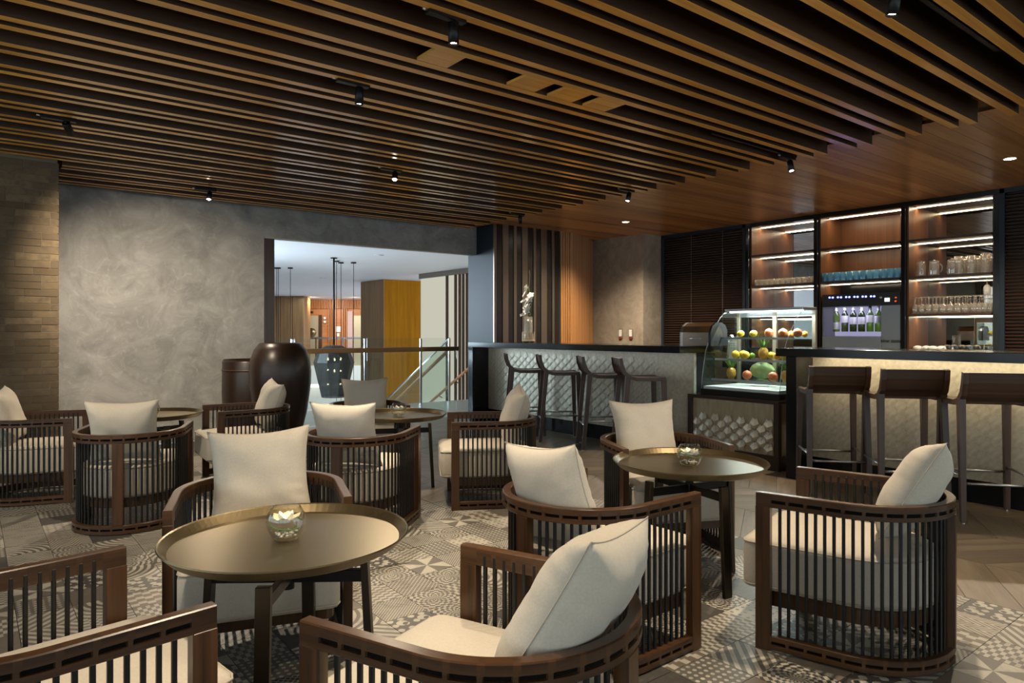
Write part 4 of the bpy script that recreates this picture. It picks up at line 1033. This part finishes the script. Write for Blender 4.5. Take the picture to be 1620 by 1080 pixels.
# card readers on the pillar
for px, lab in ((983, 'left white switch plate with red base on the plaster pillar'), (999, 'right white switch plate with red base on the plaster pillar')):
    y = b_at(px, 8.22); t = empty('switch_plate', (8.22, y, 1.085), 0, lab, 'switch', 'switch plates on the pillar')
    B('plate', 'alu_bronze', -.018, -.001, -.04, .04, .02, .16, t, .003); B('card', 'white_plastic', -.022, -.018, -.026, .030, .045, .152, t); B('base', 'red_plastic', -.024, -.001, -.030, .03, .011, .0195, t)

# ------------------------------------------------------------------ dark jars by the opening
JB = empty('floor_jar', (2.50, 7.02, 0), 0, 'tall dark brown glazed jar beside the lobby opening', 'jar')
pr = [(0, 0), (.16, 0), (.165, .015), (.20, .14), (.262, .40), (.298, .66), (.303, .80), (.290, .92), (.255, 1.02), (.205, 1.085), (.190, 1.09), (.180, 1.075)]
MB().lathe(pr, 64).build('body', 'jar_brown', JB); MB().lathe([(.183, 1.076), (.170, 1.03), (.22, .9), (.25, .6), (.1, .1), (0, .1)], 48).build('interior', 'jar_brown', JB)
J2 = empty('floor_jar', (2.42, 7.72, 0), 0, 'lower straight dark jar behind the tall jar', 'jar')
MB().lathe([(0, 0), (.24, 0), (.27, .1), (.29, .55), (.285, .88), (.275, .905), (.262, .90), (.26, .6), (0, .55)], 48).build('body', 'jar_brown', J2); MB().lathe([(.289, .78), (.293, .79), (.291, .80), (.287, .80)], 48, close=True).build('band', 'dark_walnut', J2)

# ------------------------------------------------------------------ track spots and downlights
def make_head():
    t = empty('track_spot'); MB().box(-.14, .06, -.021, .021, .106, .134, None, .002).build('adapter', 'black_metal', t)
    MB().tube([(0, 0, .09), (0, 0, .112)], .007, 8).build('stem', 'black_metal', t)
    h = MB().lathe([(0, .10), (.022, .10), (.025, .096), (.025, 0), (.021, 0), (.020, .012), (0, .012)], 20).build('lamp_head', 'black_metal', t)
    MB().lathe([(0, .0105), (.0195, .0105), (.0195, .0118), (0, .0118)], 16).build('lens', 'lamp_disc', h)
    MB().tube([(-.14, 0, .12), (-.165, 0, .12)], .006, 6).build('connector', 'steel', t)
    return t
head = make_head()
HD = [  # x, y, aim point, power, cone, label
 (1.755, 2.68, (1.65, 2.6, 0), 100, 84, 'black track spot at the top centre, nearest of the lit ones'),
 (1.79, 3.73, (1.92, 3.95, .3), 137, 72, 'black track spot left of centre above the middle table'),
 (.52, 5.57, (1.80, 8.25, 0.88), 297, 71, 'black track spot at the far left near the brick wall'),
 (1.93, 7.44, (1.25, 6.1, .3), 173, 85, 'black track spot just in front of the plaster wall'),
 (2.99, 5.51, (1.95, 3.9, .3), 104, 70, 'track spot shining towards the viewer with a starburst'),
 (5.31, 6.63, (5.40, 6.75, .8), 41, 75, 'small track spot left of the striped column'),
 (5.30, 4.84, (4.2, 4.5, 0), 114, 75, 'tilted track spot above the third bar stool'),
 (5.36, 3.12, (4.75, 2.3, 0), 137, 90, 'tilted track spot above the display case'),
 (3.03, 1.29, (2.93, 1.65, .3), 135, 100, 'black track spot cut by the top edge at the right'),
 (1.10, .95, (1.00, 1.50, .3), 83, 75, 'track spot above the foreground chair, out of view'),
 (.25, 1.55, (.45, 1.95, .4), 77, 80, 'track spot above the corner chair, out of view'),
 (-.2, 3.73, (.35, 5.4, 0), 99, 85, 'track spot left of the corner chair, out of view'),
]
wm = (1.0, .82, .60)
for i, (x, y, aim, pw, cone, lab) in enumerate(HD):
    o = head if i == 0 else copy_tree(head); o.location = (x, y, 2.52); tag(o, lab, 'spotlight', 'black track spotlights')
    d = Vector(aim) - Vector((x, y, 2.62)); lamp = [c for c in o.children if c.name.startswith('lamp_head')][0]
    if d.xy.length / abs(d.z) > .12:
        q = Vector((0, 0, -1)).rotation_difference(d.normalized()); lamp.rotation_mode = 'QUATERNION'
        lamp.rotation_quaternion = q; lamp.location = Vector((0, 0, .10)) - q @ Vector((0, 0, .10)) - Vector((0, 0, .006))
    dn = d.normalized(); spot_light('spot_beam', Vector((x, y, 2.62)) + dn * .115, aim, pw, wm, cone, 1.0, .03)
for x, y, x0, x1 in ((1.755, 2.68, .4, 2.9), (1.79, 3.73, .9, 2.9), (.52, 5.57, -.5, 1.4), (1.93, 7.44, 1.2, 2.7), (2.99, 5.51, 2.2, 3.6), (5.31, 6.63, 4.2, 5.45), (5.30, 4.84, 4.2, 5.45), (5.36, 3.12, 4.3, 5.45), (3.03, 1.29, 2.0, 4.2)):
    B('track_rail', 'black_metal', x0, x1, y - .012, y + .012, 2.655, 2.69, ce)
for px, py, lab in ((990, 351, 'recessed round downlight in the boards before the pillar'), (1598, 251, 'recessed round downlight in the boards at the right edge')):
    d = 1.52 * 1100 / (525 - py); x = (px - 810) / 1100 * d; a, b = CA * x + SA * d, -SA * x + CA * d
    t = empty('downlight', (a, b, 2.722), 0, lab, 'downlight', 'recessed downlights'); MB().lathe([(.045, -.004), (.058, -.004), (.060, 0), (.045, .0)], 24, close=True).build('ring', 'alu_bronze', t)
    MB().lathe([(0, -.002), (.044, -.002), (.044, -.0035), (0, -.0035)], 20).build('lens', 'lamp_disc', t)
    spot_light('downlight_beam', (a, b, 2.71), (a, b, 0), 330, wm, 140, .8, .04)

# ------------------------------------------------------------------ lobby seen through the opening
rail = empty('wood_handrail', (0, 0, 0), 0, 'dark wooden handrail on glass inside the lobby opening', 'railing')
B('rail', 'brown_wood', 2.9, a_at(725, 8.52), 8.49, 8.55, .925, .988, rail, .006); B('glass_panel', 'pane', 2.9, a_at(722, 8.52), 8.514, 8.524, 0.001, .925, rail)
bal = empty('glass_balustrade', (0, 0, 0), 0, 'glass balustrade with chrome posts at the lobby landing edge', 'balustrade')
ax1 = a_at(711, 10.2)
for px in (463, 578, 666, 711): x = a_at(px, 10.2); B('post', 'chrome', x - .018, x + .018, 10.185, 10.215, 0.0, 1.09, bal, .004)
edges = [a_at(p, 10.2) for p in (380, 463, 578, 666, 711)]
for e0, e1 in zip(edges[:-1], edges[1:]): B('glass_panel', 'pane', e0 + .03, e1 - .03, 10.195, 10.205, .04, 1.10, bal)
# stairs going down along the lit fin wall
sr = empty('stair_rail', (0, 0, 0), 0, 'sloping glass stair rail with wooden handrail going down left', 'railing')
P0, P1 = Vector((ax1, 10.2, 1.09)), Vector((ax1, 13.4, -.65))
MB().tube([P0, P1], .020, 8).build('top_rail', 'chrome', sr)
MB().tube([P0 + Vector((.06, .1, -.2)), P1 + Vector((.06, .1, -.2))], .032, 8).build('handrail', 'lift_wood', sr)
m = MB(); T2 = Matrix(((0, 0, 1, ax1), (1, 0, 0, 0), (0, 1, 0, 0), (0, 0, 0, 1))); m.prism([(10.22, 1.06), (13.4, -.68), (13.4, -1.6), (10.22, .1)], -.005, .005, T2).build('glass_panel', 'pane', sr)
wr = empty('wall_handrail', (0, 0, 0), 0, 'wooden handrail sloping down along the bright fin wall', 'railing')
q0, q1 = Vector((9.42, 13.2, .62)), Vector((9.42, 17.0, -1.45)); MB().tube([q0, q1], .035, 8).build('rail', 'lift_wood', wr)
for k in range(5):
    p = q0.lerp(q1, (k + .5) / 5); MB().tube([p, p + Vector((.12, 0, -.06))], .012, 6).build('bracket', 'black_metal', wr)
fin = structure(B('wall_lobby_bright', 'glow_panel', 9.56, 9.66, 8.6, 16.2, -2.2, 2.66), 'backlit cream lobby wall')
B('beam', 'bronze_strip', 9.50, 9.60, 8.6, 16.2, 2.62, 2.75, fin)
for px in (707.5, 721, 727.5, 733, 739, 744): y = b_at(px, 9.53); B('fin', 'dark_walnut', 9.50, 9.56, y - .022, y + .022, -2.2, 2.62, fin)
stp = empty('lobby_stairs', (0, 0, 0), 0, 'stone stair flight descending beyond the landing', 'stairs')
for k in range(9): B('step', 'stone_floor', ax1, 9.5, 10.25 + .3 * k, 10.55 + .3 * k, -2.4, -.17 * (k + 1), stp)
structure(B('ceiling_lobby', 'white_paint', 1.0, 24.0, 8.42, 38.0, 2.75, 2.9), 'white lobby ceiling')
structure(B('wall_lobby_left', 'white_paint', .75, .9, 8.42, 38.0, -2.6, 2.9), 'white side wall of the lobby')
structure(B('wall_lobby_right', 'white_paint', 24.0, 24.15, 8.42, 38.0, -2.6, 2.9), 'white wall at the right of the lobby')
structure(B('wall_lobby_far', 'white_paint', .75, 24.15, 38.0, 38.15, -2.6, 2.9), 'white wall beyond the lift lobby')
structure(B('floor_atrium', 'panel_grey', 0.0, 26.0, 10.25, 38.0, -2.9, -2.5), 'pale floor of the storey below')
for k, px in enumerate((511, 531, 600)):
    t = empty('ceiling_fitting', (0, 0, 2.7495), 0); d = (20, 15, 14)[k]; x = (px - 810) / 1100 * d; t.location = (CA * x + SA * d, -SA * x + CA * d, 2.7495)
    MB().lathe([(0, -.006), (.09, -.006), (.10, 0), (0, 0)], 20).build('ring', 'panel_grey', t); MB().lathe([(0, -.010), (.05, -.010), (.05, -.006), (0, -.006)], 16).build('lens', 'white_plastic', t); tag(t, ('round flush ceiling fitting above the pendant cords', 'round flush ceiling fitting nearest the opening top', 'small flush ceiling fitting above the wooden column')[k], 'ceiling fitting')
pc = empty('wooden_column', (0, 0, 0), 0, 'large amber wood clad column across the atrium', 'column')
B('front_cladding', 'orange_wood', 9.62, 11.1, 18.40, 18.43, -2.5, 2.745, pc); B('side_cladding', 'brown_wood', 9.60, 9.62, 18.40, 19.9, -2.5, 2.745, pc); B('core', 'brown_wood', 9.62, 11.1, 18.43, 19.9, -2.5, 2.745, pc)
d0 = 29.9; x0, x1 = (425 - 810) / 1100 * d0, (481 - 810) / 1100 * d0
a0, b0, a1, b1 = CA * x0 + SA * d0, -SA * x0 + CA * d0, CA * x1 + SA * d0, -SA * x1 + CA * d0
lc = empty('wood_screen', (a0, b0, 0), math.atan2(b1 - b0, a1 - a0), 'brown wood wall block left of the lift lobby', 'wall panel'); L = math.hypot(a1 - a0, b1 - b0)
for k in range(3): B('panel', 'brown_wood', L * k / 3 + .01, L * (k + 1) / 3 - .01, 0, 1.0, -.3, 2.74, lc, .01)
# lift lobby wall, built on its own axes facing the viewer
dl = 33.0; xl = (470 - 810) / 1100 * dl; LW = empty('lift_wall', (CA * xl + SA * dl, -SA * xl + CA * dl, 0), -math.asin(SA), 'lift lobby wall with reddish wood slats and two lift doors', 'wall')
S = dl / 1100
def X(px): return (px - 470) * S
def Z(py): return 1.2 - (py - 525) * S
B('wall', 'lift_wood', X(470), X(600), .2, .4, Z(578), 2.745, LW)
for k in range(38): px = 481 + k * 2.6; B('slat', 'lift_wood', X(px), X(px) + .045, .02, .2, Z(488), 2.744, LW)
for px in (519.5, 522.5, 525.5, 541, 544, 547): B('slat', 'lift_wood', X(px), X(px) + .05, .06, .2, Z(578), Z(488), LW)
for p0, p1 in ((481, 503), (558, 574)): B('lift_door', 'lift_door', X(p0), X(p1), .14, .2, Z(578), Z(499), LW)
for p0, p1 in ((503, 508),): B('lift_frame', 'dark_walnut', X(p0), X(p1), .10, .2, Z(578), Z(498), LW)
B('lift_frame', 'pink_panel', X(549), X(557), .10, .2, Z(578), Z(492), LW)
MB().lathe([(0, 0), (.22, 0), (.22, .01), (0, .01)], 28, Matrix.Translation((X(492), .13, Z(526))) @ Matrix.Rotation(R(90), 4, 'X')).build('door_emblem', 'brass', LW)
for p0, p1, z0, z1 in ((483, 494, 493, 495), (571, 574, 493, 496)): B('lift_display', 'black_plastic', X(p0), X(p1), .08, .2, Z(z1), Z(z0 - 1), LW)
B('lift_digit', 'digit_red', X(488), X(490), .07, .08, Z(494.6), Z(492.8), LW)
for py in (503, 509): MB().lathe([(0, 0), (.06, 0), (.06, .02), (0, .02)], 16, Matrix.Translation((X(513), .1, Z(py))) @ Matrix.Rotation(R(90), 4, 'X')).build('call_button', 'white_plastic', LW)
B('notice', 'label_white', X(530), X(537.5), .17, .2, Z(525), Z(516), LW); B('call_panel', 'white_plastic', X(532), X(535.5), .17, .2, Z(532), Z(527), LW)
B('slab_edge', 'white_paint', X(430), X(640), -.6, .4, Z(606), Z(578), LW); B('cove', 'cove_glow', X(430), X(640), -.2, -.1, Z(612), Z(606), LW); B('lower_wall', 'white_paint', X(430), X(640), .3, .5, Z(660), Z(612), LW)
B('rail_bar', 'steel', X(430), X(640), -.55, -.5, Z(536), Z(533), LW)
for px in (479, 504, 546): B('rail_post', 'chrome', X(px), X(px) + .06, -.55, -.5, Z(578), Z(534), LW)
for k, px in enumerate((495, 560)): 
    l = bpy.data.lights.new('lift_lobby_lamp', 'SPOT'); l.energy = 200; l.color = (1.0, .82, .62); l.spot_size = R(120); l.spot_blend = .8; l.shadow_soft_size = .2
    o = bpy.data.objects.new('lift_lobby_lamp', l); col.objects.link(o); dd = dl - 2.5; x = (px - 810) / 1100 * dd; o.location = (CA * x + SA * dd, -SA * x + CA * dd, 2.70)
    dd = dl + .5; x = (px - 810) / 1100 * dd; o.rotation_euler = (Vector((CA * x + SA * dd, -SA * x + CA * dd, .6)) - o.location).to_track_quat('-Z', 'Y').to_euler()
# pendant lantern and the cords of its neighbours
dp = 14.5; xp = (528.5 - 810) / 1100 * dp; lx, ly = CA * xp + SA * dp, -SA * xp + CA * dp; sp_ = dp / 1100
def zp(py): return 1.2 - (py - 525) * sp_
ln = empty('pendant_lantern', (lx, ly, 0), R(12), 'black faceted mesh lantern hanging in the atrium', 'pendant lamp')
MB().lathe([(0, zp(546)), (12 * sp_, zp(546.5)), (24 * sp_, zp(553)), (31.5 * sp_, zp(573)), (19 * sp_, zp(628)), (17 * sp_, zp(628))], 10, None, False).build('mesh_shade', 'lantern_mesh', ln)
MB().tube([(0, 0, zp(546)), (0, 0, 2.75)], .02, 6).build('rod', 'black_metal', ln)
MB().lathe([(0, 2.73), (.07, 2.73), (.07, 2.749), (0, 2.749)], 14).build('canopy', 'black_metal', ln)
for k in range(12):
    py = (567, 569, 585, 587, 608)[k % 5]; a = k * 2.1; r = (13, 10, 7)[k % 3] * sp_
    MB().ell((r * math.cos(a), r * math.sin(a), zp(py)), .018, .018, .018, 8, 5).build('bulb', 'spark', ln)
for px, py, dd, lab in ((438, 423, 15.0, 'leftmost hanging pendant on a thin cord in the atrium'), (440.5, 423, 16.0, 'hanging pendant on the second cord from the left'), (459.5, 423, 16.5, 'hanging pendant whose cord crosses the brown wood wall'), (532.5, 412, 12.5, 'hanging pendant on the cord beside the lantern rod'), (539.5, 414.5, 12.6, 'hanging pendant on the cord just right of the lantern rod'), (559.5, 414.5, 12.8, 'hanging pendant on the cord nearest the amber column')):
    dd = 1.55 * 1100 / (525 - py); x = (px - 810) / 1100 * dd; t = empty('hanging_pendant', (CA * x + SA * dd, -SA * x + CA * dd, 0), 0, lab, 'pendant lamp', 'hanging pendants in the atrium')
    MB().lathe([(0, -2.45), (.04, -2.42), (.05, -2.3), (.02, -2.05), (0, -2.05)], 10).build('shade', 'black_metal', t)
    MB().tube([(0, 0, -2.3), (0, 0, 2.74)], .006, 6).build('cord', 'black_metal', t); MB().lathe([(0, 2.72), (.06, 2.72), (.06, 2.749), (0, 2.749)], 14).build('canopy', 'black_metal', t)
